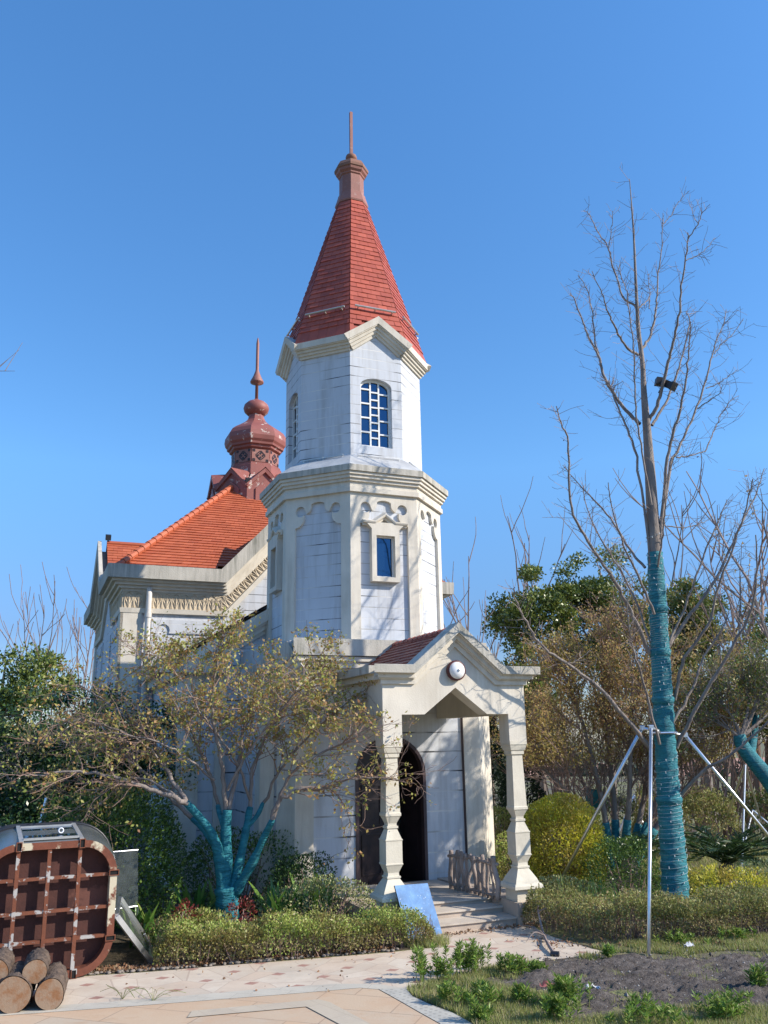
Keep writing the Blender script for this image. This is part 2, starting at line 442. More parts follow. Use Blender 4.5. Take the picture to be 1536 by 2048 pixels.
# mouldings + coping: level along the front, falling along both chamfers
prof_m = [(-.32, -.02), (-.32, .05), (-.24, .06), (-.24, .09), (-.17, .11), (-.17, .15), (-.08, .155), (-.08, .185), (-.015, .19), (-.015, -.02)]
prof_c = [(-.005, -.02), (-.005, .225), (.225, .225), (.225, .20), (.235, -.02)]
path = [(-BU - .02, 3.25), (BU + .02, 3.25)]
mb = MB().rake(path, prof_m, PF, (.414, .414)); mb.build('base_cornice', M['stone'], church)
mb = MB().rake(path, prof_c, PF, (.414, .414)); mb.build('base_coping', M['coping'], church)
for s_ in (-1, 1):
    q0 = np.array([s_ * BU, BV]); d = np.array([s_, 1.]) / math.sqrt(2); nn = np.array([s_, -1.]) / math.sqrt(2)
    PC = lambda t, o, z: (*(q0 + d * t + nn * o), z)
    P2 = (lambda t, o, z: PC(t, o, z)) if s_ > 0 else (lambda t, o, z: PC(-t, o, z))
    pth = [(0, 3.25), (.60, 2.84)] if s_ > 0 else [(-.60, 2.84), (0, 3.25)]
    e = (-.414, 0) if s_ > 0 else (0, -.414)
    # start exactly where the front run ends (mitre of 45 degrees)
    MB().rake(pth, prof_m, P2, (.414, 0) if s_ > 0 else (0, .414)).build('base_cornice', M['stone'], church)
    MB().rake(pth, prof_c, P2, (.414, 0) if s_ > 0 else (0, .414)).build('base_coping', M['coping'], church)
MB().prism([(-1.5, -1.45), (1.5, -1.45), (1.72, -1.2), (1.72, 1.4), (-1.72, 1.4), (-1.72, -1.2)], 3.2, 3.455).build('base_roof_slab', M['lead'], church)

# ---- doorway
mb = MB()
ring_o = [(-door_hw, .2), (-door_hw, door_sp)] + arc(0, door_sp, door_hw, 180, 0, 16)[1:-1] + [(door_hw, door_sp), (door_hw, .2)]
w_ = .045
ring_i = [(door_hw - w_, .2), (door_hw - w_, door_sp)] + arc(0, door_sp, door_hw - w_, 0, 180, 16)[1:-1] + [(-door_hw + w_, door_sp), (-door_hw + w_, .2)]
mb.plate(PF, ring_o + ring_i, depth=.12, out=.02)
door = mb.build('door_frame', M['door_frame'], church)
MB().box(1.122, 1.139, BV - .03, BV + .02, .2, 2.92).build('expansion_joint', M['door_frame'], church)
def leafpoly(h):    # half-arch leaf, hinge at t = 0, reaching to h
    return [(0, .205), (0, door_sp)] + [(x + door_hw - w_, z) for x, z in arc(0, door_sp, door_hw - w_ - .005, 180, 90, 8)[1:]] + [(h, .205)]
hw2 = door_hw - w_ - .005
for s_, ang in ((-1, 12), (1, 78)):
    ca, sa = math.cos(R(ang)), math.sin(R(ang))
    P = lambda t, o, z: (s_ * (door_hw - w_ - t * ca - o * sa * .0) , BV + .08 + t * sa - o, z)
    mb = MB(); mb.plate(P, leafpoly(hw2), depth=.045, back=True)
    lf = mb.build('door_leaf', M['door'], church)
    mb = MB()
    for z0, z1 in ((.32, .85), (.95, 1.5)):
        for a, b in ((.08, .10), (hw2 - .10, hw2 - .08)):
            mb.plate(P, [(a, z0), (b, z0), (b, z1), (a, z1)], depth=.012, out=.012)
        for za, zb in ((z0, z0 + .02), (z1 - .02, z1)):
            mb.plate(P, [(.10, za), (hw2 - .10, za), (hw2 - .10, zb), (.10, zb)], depth=.012, out=.012)
    sub(mb.build('door_moulding', M['door'], church), lf)

# ---- octagonal shaft
MB().prism(octa(A2 - .05), 3.2, 5.9).build('shaft_wall', M['wall'], church)
half = A2 * K
lobe = lambda: ([(-.39, 3.46), (-.39, 5.25)] + arc(-.39, 5.40, .15, -90, -8, 6)[1:] +
        arc(-.30, 5.505, .082, -45, -318, 14) + arc(-.225, 5.565, .11, -72, -4, 5) + arc(0, 5.45, .115, 165, 15, 6, .17)[0:0] +
        [(-.113, 5.60)] + arc(0, 5.585, .113, 168, 90, 4, .045)[1:])
lf_ = lobe(); outline = lf_ + [(-t, z) for t, z in reversed(lf_[:-1])]
for ang in FACES8:
    MB().plate(face(ang, A2), [(-half, 5.74), (-half, 3.46)] + outline + [(half, 3.46), (half, 5.74)], depth=.055).build('shaft_frame', M['stone'], church)
oc = octa(A2)
MB().ring(oc, [(-.02, 5.72), (.045, 5.725), (.045, 5.80), (.02, 5.81), (.02, 5.88), (.055, 5.885), (.055, 5.925), (.085, 5.93), (.085, 5.975), (.112, 5.98), (.112, 6.027), (.0, 6.03)]).build('shaft_cornice', M['stone'], church)
MB().ring(oc, [(.0, 6.027), (.140, 6.027), (.143, 6.12), (.13, 6.127), (.0, 6.127)]).build('shaft_coping', M['coping'], church)
MB().ring(oc, [(.128, 6.124), (A1 - A2 + .02, 6.40), (A1 - A2 - .1, 6.41)]).build('skirt_roof', M['lead'], church)
for ang in (-90, -135, -45):
    P = face(ang, A1)
    mb = MB().bar(P(-.36, .08, 6.385), P(.36, .08, 6.385), .018, .014)
    for t in (-.34, 0, .34): mb.bar(P(t, .08, 6.32), P(t, .08, 6.40), .010, .010, up=(1, 0, 0))
    mb.build('light_bar', M['bar'], church)

# ---- small windows of the shaft
def gable_hood(P, half_w, z, name='window_hood'):
    path = [(-half_w, z), (-.165, z), (0, z + .118), (.165, z), (half_w, z)]
    prof = [(-.055, 0), (-.055, .07), (-.03, .08), (-.02, .11), (0, .12), (.012, .12), (.05, 0)]
    return MB().rake(path, prof, P).build(name, M['stone'], church)
for ang in (-90, 180, 0, 90):
    P = face(ang, A2 - .05)
    rect = lambda a, b, z0, z1: [(-a, z0), (a, z0), (a, z1), (-a, z1)]
    mb = MB(); mb.plate(P, [(-.225, 4.37), (.225, 4.37), (.225, 5.17), (.32, 5.27), (-.32, 5.27), (-.225, 5.17)], [list(reversed(rect(.15, .15, 4.44, 5.07)))], depth=.10, out=.10)
    fr = mb.build('window', M['stone'], church)
    mb = MB(); mb.plate(P, rect(.135, 0, 4.44, 5.07), depth=.01, out=.004); pn = mb.build('window_pane', M['glass'], church); sub(pn, fr)
    mb = MB(); mb.plate(P, rect(.15, 0, 4.44, 5.07), [list(reversed(rect(.128, 0, 4.462, 5.048)))], depth=.02, out=.024)
    sub(mb.build('window_sash', M['mullion'], church), fr)
    h = gable_hood(P, .36, 5.275); sub(h, fr)

# ---- belfry
Z0, ZT = 6.38, 8.25
hb = A1 * K
arch_hole = lambda hw, zb, zs, rise: [(-hw, zb), (hw, zb), (hw, zs)] + arc(0, zs, hw, 0, 180, 12, rise)[1:-1] + [(-hw, zs)]
for k, ang in enumerate(FACES8):
    P = face(ang, A1); mb = MB()
    if k % 2 == 0:
        hole = arch_hole(.27, 6.58, 7.60, .14)
        mb.plate(P, [(-hb, Z0), (hb, Z0), (hb, ZT), (0, ZT + .33), (-hb, ZT)], [list(reversed(hole))], depth=.11, sides=False)
    else: mb.plate(P, [(-hb, Z0), (hb, Z0), (hb, ZT), (-hb, ZT)], depth=.05, sides=False)
    mb.build('belfry_wall', M['wall'], church)
    prof = [(-.09, -.02), (-.09, .03), (-.05, .04), (-.05, .065), (-.01, .075), (-.01, .10), (.03, .11), (.03, .135), (.045, .14), (.045, .155), (.145, .165), (.145, -.02)]
    if k % 2 == 0:
        path = [(-hb, ZT), (0, ZT + .345), (hb, ZT)]
        MB().rake(path, prof, P, (K, K)).build('belfry_gable_cornice', M['stone'], church)
        mb = MB(); o_ = .16
        rp = [face(ang, A1)(t, o_, z) for t, z in ((-hb - .07, ZT + .15), (0, ZT + .52), (hb + .07, ZT + .15))]
        rq = [face(ang, .55)(t * .2, 0, z) for t, z in ((-hb, ZT + .52), (0, ZT + .52), (hb, ZT + .52))]
        mb.add(rp + rq, [(0, 1, 4, 3), (1, 2, 5, 4)]); mb.build('gable_flashing', M['lead'], church)
        # window
        P3 = face(ang, A1 - .10)
        hole_i = arch_hole(.27, 6.58, 7.60, .14)
        mb = MB(); mb.plate(P3, hole_i, [list(reversed(arch_hole(.235, 6.615, 7.585, .12)))], depth=.03, out=.03); wf = mb.build('window', M['mullion'], church)
        mb = MB(); mb.plate(P3, hole_i, depth=.02, out=-.004); sub(mb.build('window_pane', M['glass'], church), wf)
        mb = MB()
        def mbar(t0, t1, z0, z1): mb.plate(P3, [(t0, z0), (t1, z0), (t1, z1), (t0, z1)], depth=.022, out=.022)
        mbar(-.085, -.06, 6.6, 7.70); mbar(.06, .085, 6.6, 7.70)
        for z in np.linspace(6.83, 7.56, 4): mbar(-.245, -.085, z, z + .024)
        for z in np.linspace(6.81, 7.50, 4): mbar(.085, .245, z, z + .024)
        for z in np.linspace(6.74, 7.52, 7): mbar(-.06, .06, z, z + .024)
        sub(mb.build('window_bars', M['mullion'], church), wf)
    else:
        MB().rake([(-hb, ZT), (hb, ZT)], prof, P, (K, K)).build('belfry_eave', M['stone'], church)

# ---- spire
RS = lambda z: .285 + .318 * (11.575 - z)
ZB = 8.36
core = [(math.cos(R(-112.5 + 45 * k)), math.sin(R(-112.5 + 45 * k))) for k in range(8)]
mb = MB()
for i in range(8):
    a, b = core[i], core[(i + 1) % 8]
    q = lambda p, z, k=0.: (p[0] * (RS(z) - k), p[1] * (RS(z) - k), z)
    gab = i % 2 == 0
    lo = [q(a, ZB, .02), q(b, ZB, .02)]
    if gab:        # the tiling stops where the little gable meets it
        m_ = (np.array(q(a, 8.80, .02)) + np.array(q(b, 8.80, .02))) / 2
        mb.add([q(a, ZB + .10, .02), m_, q(b, ZB + .10, .02), q(b, 11.6, .02), q(a, 11.6, .02)], [(0, 1, 4), (1, 3, 4), (1, 2, 3)])
    else: mb.add(lo + [q(b, 11.6, .02), q(a, 11.6, .02)], [(0, 1, 2, 3)])
    hw_ = RS(ZB) * math.sin(math.pi / 8)
    mid_ = (np.array(a) + np.array(b)) / 2; td = np.array(b) - np.array(a); td /= np.linalg.norm(td)
    keep = (lambda p: p[2] > 8.82 - .42 * abs(p[0] * td[0] + p[1] * td[1]) / .5) if gab else None
    mb.tiles(q(a, ZB), q(b, ZB), q(a, ZB + .26), q(b, ZB + .26), .26, .17, lift=.015, keep=keep)
    mb.tiles(q(a, ZB + .26), q(b, ZB + .26), q(a, 11.56), q(b, 11.56), .104, .17, lift=.015, keep=keep)
spire = mb.build('spire', M['tile_spire'], church)
for i in range(8):
    ang = FACES8[i]
    zz = 8.98 if i % 2 == 0 else 8.96
    P = face(ang, RS(zz) * math.cos(math.pi / 8)); n_ = .36
    mb = MB().tube([P(-n_, .07, zz), P(n_, .07, zz)], .017, 6)
    for t in (-.3, 0, .3): mb.bar(P(t, .0, zz - .04), P(t, .075, zz - .01), .018, .018)
    mb.build('light_bar', M['bar'], church)
ph8 = R(-112.5)
MB().lathe([(.30, 11.57), (.31, 11.60), (.255, 11.78), (.25, 11.81), (.228, 11.815), (.225, 12.17), (.245, 12.19), (.25, 12.215), (.285, 12.25), (.30, 12.29)], 8, phase=ph8).build('spire_lantern', M['finial'], church)
MB().lathe([(.27, 12.27), (.315, 12.31), (.32, 12.36), (.27, 12.45), (.13, 12.54), (.08, 12.57)], 8, phase=ph8).build('spire_cap', M['finial_brown'], church)
MB().lathe([(.055, 12.55), (.06, 12.585), (.095, 12.61), (.108, 12.65), (.095, 12.69), (.045, 12.73)], 16).build('finial_ball', M['finial_brown'], church, True)
MB().bar((0, 0, 12.70), (0, 0, 13.66), .052, .052, up=(1, 0, 0)).build('finial_rod', M['finial'], church)

# ================================================================== PORCH
VP = -3.4927
PP = face(-90, -VP)
# platform and steps
GR = M['granite']; M['tread'] = stone_mat('worn_tread', (.60, .52, .43), (.30, .25, .20), .5, (3, 3, 3), .8, .2)
MB().box(-.66, .66, -2.95, -1.42, 0, .205).build('porch_floor', GR, church)
MB().box(-.66, .66, -3.22, -2.95, 0, .148).build('step', GR, church)
MB().box(-.66, .66, -3.53, -3.22, 0, .078).build('step', GR, church)
for z, v, v2 in ((.205, -2.95, -1.42), (.148, -3.22, -2.955), (.078, -3.53, -3.225)): MB().box(-.665 if z < .2 else -.655, .659, v - .022, v2, z + .001, z + .020).build('tread', M['tread'], church)
for s_ in (-1, 1):
    x0, x1 = sorted((s_ * .662, s_ * 1.06))
    MB().box(x0, x1, VP - .085, -1.42, 0, .245).build('porch_pedestal', GR, church)
    # baluster column: stacked square sections
    cu, cv = s_ * .835, VP + .115
    prof = [(.155, .245), (.150, .38), (.215, .383), (.212, .415), (.195, .437), (.178, .44), (.160, .483), (.080, .60), (.092, .603), (.092, .622), (.076, .626), (.074, .66), (.112, .74), (.118, .744), (.118, .756), (.112, .76),
            (.111, .995), (.117, .999), (.117, 1.012), (.108, 1.016), (.062, 1.125), (.076, 1.128), (.076, 1.152), (.060, 1.156), (.060, 1.18), (.096, 1.25), (.107, 1.262), (.107, 1.29), (.098, 1.30), (.082, 1.84), (.080, 1.895), (.098, 1.905), (.100, 1.945), (.112, 1.955), (.113, 2.01), (.120, 2.02), (.118, 2.06)]
    MB().lathe([(h * math.sqrt(2) * (.89 if z < 2 else 1), z) for h, z in prof], 4, (cu, cv), R(45)).build('porch_column', M['stone_col'], church)
    x0, x1 = sorted((s_ * .72, s_ * .95))
    MB().box(x0, x1, VP + .24, -1.44, 2.385, 2.82).build('porch_side_beam', M['stone'], church)
front = [(-.955, 2.04), (-.715, 2.04), (-.715, 2.385), (-.42, 2.385), (0, 2.70), (.42, 2.385), (.715, 2.385), (.715, 2.04), (.955, 2.04), (.955, 2.80), (.55, 2.80), (0, 3.25), (-.55, 2.80), (-.955, 2.80)]
MB().plate(PP, front[::-1][::-1], depth=.24, back=True).build('porch_front', M['stone'], church)
MB().box(-.716, .716, VP + .245, -1.43, 2.75, 2.79).build('porch_ceiling', M['stone'], church)
MB().plate(face(-90, 1.43), [(-.96, 2.79), (.96, 2.79), (0, 3.40)], depth=.02).build('porch_back_gable', M['stone'], church)
cp = [(-.955, 2.755), (-.55, 2.755), (0, 3.215), (.55, 2.755), (.955, 2.755)]
prof = [(-.02, -.02), (-.02, .03), (.035, .035), (.035, .06), (.05, .065), (.05, .09), (.095, .095), (.095, .125), (.105, .13), (.105, .155), (.20, .16), (.20, -.25), (-.02, -.25)]
MB().rake(cp, prof[:-3] + [(.105, .155), (.105, -.02)], PP, (1, 1)).build('porch_cornice', M['stone'], church)
MB().rake(cp, [(.103, -.10), (.103, .158), (.195, .16), (.20, .15), (.20, -.10)], PP, (1, 1)).build('porch_coping', M['coping'], church)
for s_ in (-1, 1):     # side eaves
    mb = MB().box(*sorted((s_ * .72, s_ * 1.10)), VP + .06, -1.6, 2.86, 2.955); mb.build('porch_side_coping', M['coping'], church)
    MB().box(*sorted((s_ * .72, s_ * 1.03)), VP + .06, -1.5, 2.79, 2.86).build('porch_side_cornice', M['stone'], church)
    sl = (3.40 - 2.96) / .60
    mb = MB()
    P3 = [(s_ * .60, VP + .05, 2.95), (s_ * .60, -1.46, 2.95), (0, VP + .05, 3.40), (0, -1.46, 3.40)]
    mb.add(P3, [(0, 1, 3, 2)]); mb.tiles(P3[0], P3[1], P3[2], P3[3], .085, .14, lift=.015)
    mb.build('porch_roof', M['tile_porch'], church)
mb = MB()
for k in range(13):
    y0 = VP + .06 + k * .155; mb.tube([(0, y0, 3.40), (0, y0 + .17, 3.392)], [.05, .042], 8)
mb.build('porch_ridge', M['tile_porch'], church)
# porch lamp
lc = (0, VP, 2.90)
def disc(prof, n=24): 
    m_ = MB(); V = [(lc[0] + r * math.cos(2 * math.pi * j / n), VP - o, lc[2] + r * math.sin(2 * math.pi * j / n)) for r, o in prof for j in range(n)]
    k = len(prof); F = [(i * n + j, i * n + (j + 1) % n, (i + 1) * n + (j + 1) % n, (i + 1) * n + j) for i in range(k - 1) for j in range(n)]
    F.append(tuple(range((k - 1) * n, k * n))); return m_.add(V, F)
lr = disc([(.115, -.01), (.122, .02), (.122, .055), (.105, .065), (.10, .06)]).build('wall_lamp', M['lamprim'], church, True)
sub(disc([(.104, .055), (.100, .075), (.08, .095), (.045, .11), (.0, .115)]).build('lamp_shade', M['lampglass'], church, True), lr)
sub(disc([(.016, .10), (.016, .122), (.006, .128)]).build('lamp_knob', M['lead'], church), lr)

# ================================================================== NAVE (square, a gable on every side, hipped roof, cupola)
NC = (0., 7.1); WH = 3.25; ZE = 5.38; GA = 1.29
frz_units = []
for ang, apex in ((-90, 6.75), (180, 6.42), (0, 6.5), (90, 6.5)):
    P = face(ang, WH, NC)
    MB().plate(P, [(-WH, 0), (WH, 0), (WH, 5.0), (GA, 5.0), (0, apex - .2), (-GA, 5.0), (-WH, 5.0)], depth=.1, sides=False).build('nave_wall', M['wall'], church)
    path = [(-WH, 5.10), (-GA - .06, 5.10), (0, apex - .20), (GA + .06, 5.10), (WH, 5.10)]
    slope = (apex - .2 - 5.1) / (GA + .06)
    pm = [(-.18, -.02), (-.18, .05), (-.13, .06), (-.13, .11), (-.075, .12), (-.075, .18), (-.02, .19), (-.02, .25), (.03, .26), (.03, -.02)]
    MB().rake(path, pm, P, (1, 1)).build('nave_cornice', M['stone'], church)
    MB().rake(path, [(.028, -.02), (.028, .34), (.285, .35), (.285, .27), (.06, .26), (.06, -.02)], P, (1, 1)).build('nave_coping', M['coping'], church)
    MB().rake(path, [(.062, -.12), (.062, .262), (.10, .262), (.10, -.12)], P, (1, 1)).build('nave_gutter', M['gutter'], church)
    pth2 = [(-WH, 4.60), (-GA - .02, 4.60), (0, apex - .70), (GA + .02, 4.60), (WH, 4.60)]
    MB().rake(pth2, [(0, -.02), (0, .035), (.325, .035), (.325, -.02)], P, (1, 1)).build('nave_frieze', M['frieze'], church)
    MB().rake(pth2, [(-.09, -.02), (-.09, .06), (.0, .075), (.0, -.02)], P, (1, 1)).build('nave_string_course', M['stone'], church)
    if ang in (-90, 180):        # carved leaf units on the frieze
        mb = MB(); L = []
        for (t0, z0), (t1, z1) in zip(pth2[:-1], pth2[1:]):
            d = np.array([t1 - t0, z1 - z0]); ln = np.linalg.norm(d); d /= ln; nrm = np.array([-d[1], d[0]])
            k = int(ln / .175)
            for i in range(k):
                c = np.array([t0, z0]) + d * ((i + .5) * ln / k)
                cvt = lambda a, b, o: P(*(lambda q: (q[0], o, q[1]))(c + d * a + nrm * b))
                for sgn in (-1, 1):
                    pts = [cvt(sgn * x, y, .04) for x, y in ((.005, .03), (.03, .10), (.062, .16), (.058, .21), (.03, .20), (.02, .16))]
                    mb.tube(pts, [.012, .014, .013, .011, .009, .006], 4)
                    mb.tube([cvt(sgn * .075, .02, .04), cvt(sgn * .085, .12, .042), cvt(sgn * .07, .25, .04)], [.012, .015, .008], 4)
                    mb.tube([cvt(sgn * .06, .26, .042), cvt(sgn * .03, .285, .045), cvt(0, .30, .042)], [.010, .012, .010], 4)
                mb.tube([cvt(0, .02, .045), cvt(0, .12, .05), cvt(0, .24, .045)], [.010, .016, .006], 4)
        mb.build('frieze_carving', M['frieze'], church)
    for s_ in (-1, 1):
        a, b = sorted((s_ * (WH - .34), s_ * (WH + .05)))
        mb = MB(); mb.plate(P, [(a, 0), (b, 0), (b, 4.56), (a, 4.56)], depth=.05, out=.05); mb.build('nave_pilaster', M['stone'], church)
        # stone surround with ear-shaped shoulders
        a, b = sorted((s_ * (WH - .62), s_ * (WH - 2.2)))
        mb = MB()
        if ang in (-90, 180):
            mb.plate(P, [(a - .09, 2.0), (a - .09, 4.40), (b + .09, 4.40), (b + .09, 2.0), (b, 2.0), (b, 4.08)] + arc(b - .14, 4.20, .12, -50, 210, 8) + arc(a + .14, 4.20, .12, -30, 230, 8) + [(a, 4.08), (a, 2.0)], depth=.03, out=.03)
            mb.build('wall_surround', M['wall'], church)
    # roofs: hip side and gable roof
    n0 = 3.42; n1 = .62; z0, z1 = 5.30, 5.30 + .956 * (n0 - n1)
    q = lambda s, t, z: face(ang, s, NC)(t, 0, z)
    zi = z0 + .956 * (n0 - 3.18)
    mb = MB().add([q(3.18, -3.18, zi), q(3.18, 3.18, zi), q(n1, n1, z1), q(n1, -n1, z1)], [(0, 1, 2, 3)])
    na = (math.cos(R(ang)), math.sin(R(ang)))
    def keep(p):
        s_ = (p[0] - NC[0]) * na[0] + (p[1] - NC[1]) * na[1]; t_ = -(p[0] - NC[0]) * na[1] + (p[1] - NC[1]) * na[0]
        return s_ < 3.16 or abs(t_) > GA + .12
    if ang in (-90, 180): mb.tiles(q(n0, -n0, z0), q(n0, n0, z0), q(n1, -n1, z1), q(n1, n1, z1), .105, .2, lift=.024, keep=keep)
    mb.build('nave_hip_roof', M['tile_nave'], church)
    ra = apex + .13 if ang == 180 else apex - .05
    for s_ in (-1, 1):
        e0, e1, r0, r1 = q(3.40, s_ * 1.30, 5.30), q(1.9, s_ * 1.30, 5.30), q(3.40, 0, ra), q(1.7, 0, ra)
        mb = MB().add([e0, e1, r1, r0], [(0, 1, 2, 3)])
        if ang in (-90, 180): mb.tiles(e0, e1, r0, r1, .105, .2, lift=.016)
        mb.build('nave_gable_roof', M['tile_nave'], church)
    MB().tube([q(3.4, 0, ra), q(1.7, 0, ra)], .06, 8).build('gable_ridge', M['tile_nave'], church)
for sx, sy in ((-1, -1), (1, -1), (1, 1), (-1, 1)):
    mb = MB()
    a = np.array([NC[0] + sx * 3.44, NC[1] + sy * 3.44, 5.33]); b = np.array([NC[0] + sx * .66, NC[1] + sy * .66, 5.33 + .956 * 2.78])
    k = 22
    for i in range(k):
        p, q_ = a + (b - a) * i / k, a + (b - a) * (i + 1.15) / k
        mb.tube([p + [0, 0, .022], q_ + [0, 0, .010]], [.072, .060], 8)
    mb.build('hip_ridge', M['tile_nave'], church)
# cupola: eight-gabled foot, drum with fretwork panels, onion, ball, spear
CM = M['cupola']
for k in range(8):
    ang = FACES8[k]; ap = 1.02
    P = face(ang, ap, NC); h = ap * K
    mb = MB(); mb.plate(P, [(-h, 7.4), (h, 7.4), (h, 7.96), (0, 8.38), (-h, 7.96)], depth=.04, sides=False)
    i0, i1, i2 = face(ang, .55, NC)(-.2, 0, 8.44), face(ang, .50, NC)(0, 0, 8.47), face(ang, .55, NC)(.2, 0, 8.44)
    o0, o1, o2 = P(-h - .03, .06, 7.95), P(0, .06, 8.42), P(h + .03, .06, 7.95)
    mb.add([o0, o1, i1, i0, o2, i2], [(0, 1, 2, 3), (1, 4, 5, 2)])
    mb.build('cupola_gable', CM, church)
    MB().rake([(-h, 7.91), (0, 8.33), (h, 7.91)], [(-.03, 0), (-.03, .05), (.045, .06), (.045, 0)], P, (K, K)).build('cupola_gable_trim', CM, church)
    if k in (0, 1, 7, 6):
        mb = MB(); mb.plate(P, [(-.22, 7.4), (.22, 7.4), (.22, 7.88), (0, 8.09), (-.22, 7.88)], depth=.03, out=.03); mb.build('cupola_gable_panel', CM, church)
MB().lathe([(.66, 8.35), (.66, 8.62), (.63, 8.64), (.63, 8.68), (.585, 8.70), (.585, 9.04), (.62, 9.06), (.65, 9.08), (.66, 9.13), (.71, 9.15), (.72, 9.20)], 8, NC, ph8).build('cupola_drum', CM, church)
def fret(P, W, zc):
    m_ = MB()
    for a in range(4):
        ca, sa = math.cos(R(90 * a)), math.sin(R(90 * a))
        rot = lambda x, y: (x * ca - y * sa, zc + x * sa + y * ca)
        for poly in ([(.015, .125), (.09, .05), (.07, .035), (.0, .105)], [(.006, .02), (.03, .06), (.0, .09), (-.03, .06)], [(-.015, .125), (-.05, .09), (-.035, .075), (0, .11)]):
            m_.plate(P, [rot(*p) for p in poly], depth=.01, out=.008)
        for dx, dz in ((.045, 0), (-.045, 0), (0, .045), (0, -.045)):
            x, z = rot(.155, .0)[0], 0
        cx, cz = (.165 if a in (0, 3) else -.165), zc + (.12 if a < 2 else -.12)
        m_.plate(P, [(cx - .03, cz - .03), (cx + .03, cz - .03), (cx + .03, cz + .03), (cx - .03, cz + .03)], [arc(cx, cz, .012, 0, -315, 7)], depth=.01, out=.008)
    return m_
for ang in (-90, -45, -135, 180):
    P = face(ang, .585 * math.cos(math.pi / 8), NC)
    mb = MB(); hh = .585 * math.sin(math.pi / 8) - .012
    mb.plate(P, [(-hh, 8.71), (hh, 8.71), (hh, 9.03), (-hh, 9.03)], depth=.012, out=.012); pn = mb.build('fretwork_panel', M['finial'], church)
    mb = fret(face(ang, .585 * math.cos(math.pi / 8) + .012, NC), hh, 8.87); sub(mb.build('fretwork_pattern', M['door'], church), pn)
MB().lathe([(.70, 9.18), (.76, 9.26), (.785, 9.36), (.77, 9.48), (.70, 9.60), (.60, 9.68), (.46, 9.77), (.33, 9.86), (.24, 9.95), (.195, 10.05), (.19, 10.10), (.16, 10.12)], 8, NC, ph8).build('cupola_onion', CM, church)
MB().lathe([(.15, 10.09), (.22, 10.12), (.30, 10.20), (.325, 10.29), (.30, 10.38), (.22, 10.46), (.10, 10.51), (.06, 10.55)], 20, NC).build('cupola_ball', CM, church, True)
MB().lathe([(.042, 10.5), (.04, 10.96), (.17, 11.0), (.175, 11.03), (.10, 11.18), (.05, 11.32), (.042, 11.36), (.04, 12.1), (.022, 12.22), (.01, 12.27)], 14, NC).build('cupola_spear', M['finial'], church, True)
# small spotlights on the roof
def spot(c, d=.06):
    m_ = MB().bar((c[0], c[1], c[2] - .08), (c[0], c[1], c[2] + .01), .03, .03, up=(1, 0, 0)); m_.obox((c[0], c[1] - .02, c[2] + .06), (d, 0, 0), (0, d * .8, .02), (0, -.01, d)); return m_
spot((-3.38, 7.08, 6.62)).build('roof_spotlight', M['black'], church)
spot((-.42, 7.1 - 1.02, 8.0), .05).build('roof_spotlight', M['black'], church)
# rainwater pipe
MB().tube([(-2.80, 3.78, 5.03), (-2.80, 3.74, 4.85), (-2.80, 3.74, 4.5), (-2.80, 3.74, .05)], .055, 10).build('downpipe', M['pipe'], church, True)
MB().lathe([(.066, 4.42), (.066, 4.50)], 12, (-2.80, 3.74)).build('pipe_collar', M['pipe'], church)

# ================================================================== NARTHEX between tower and nave
NV = .62; NW = 2.62
PN = face(-90, -NV)
MB().plate(PN, [(-NW, 0), (NW, 0), (NW, 3.22), (0, 4.78), (-NW, 3.22)], depth=.1, sides=False).build('narthex_wall', M['wall_low'], church)
for s_ in (-1, 1):
    P = face(0 if s_ > 0 else 180, NW, (0, 0))
    a, b = (NV, 3.86) if s_ > 0 else (-3.86, -NV)
    MB().plate(P, [(a, 0), (b, 0), (b, 3.2), (a, 3.2)], depth=.1, sides=False).build('narthex_side_wall', M['wall_low'], church)
    MB().box(*sorted((s_ * (NW - .02), s_ * (NW + .24))), NV - .22, 3.86, 3.22, 3.40).build('narthex_eave', M['coping'], church)
    MB().box(*sorted((s_ * (NW - .02), s_ * (NW + .13))), NV - .12, 3.86, 3.08, 3.22).build('narthex_eave_moulding', M['stone'], church)
    P3 = [(s_ * (NW + .1), NV - .1, 3.40), (s_ * (NW + .1), 3.84, 3.40), (0, NV - .1, 3.40 + .6 * (NW + .1)), (0, 3.84, 3.40 + .6 * (NW + .1))]
    mb = MB().add(P3, [(0, 1, 3, 2)]); mb.tiles(P3[0], P3[1], P3[2], P3[3], .12, .2, lift=.015); mb.build('narthex_roof', M['tile_dark'], church)
    for x0, x1 in ((NW - .30, NW + .04), (1.92, 2.08)):
        mb = MB().plate(PN, [(s_ * x0, 0), (s_ * x1, 0), (s_ * x1, 3.1), (s_ * x0, 3.1)], depth=.05, out=.05); mb.build('narthex_pilaster', M['stone'], church)
rp = [(-NW, 3.22), (0, 3.22 + .6 * NW), (NW, 3.22)]
MB().rake(rp, [(-.18, -.02), (-.18, .05), (-.12, .06), (-.12, .10), (-.05, .11), (-.05, .15), (-.01, .155), (-.01, -.02)], PN).build('narthex_rake_moulding', M['stone'], church)
MB().rake(rp, [(-.012, -.04), (-.012, .19), (.15, .20), (.15, -.04)], PN).build('narthex_rake_coping', M['stone'], church)
MB().box(-3.0, -1.95, NV - .26, NV - .02, 3.14, 3.34).build('narthex_eave_return', M['coping'], church)

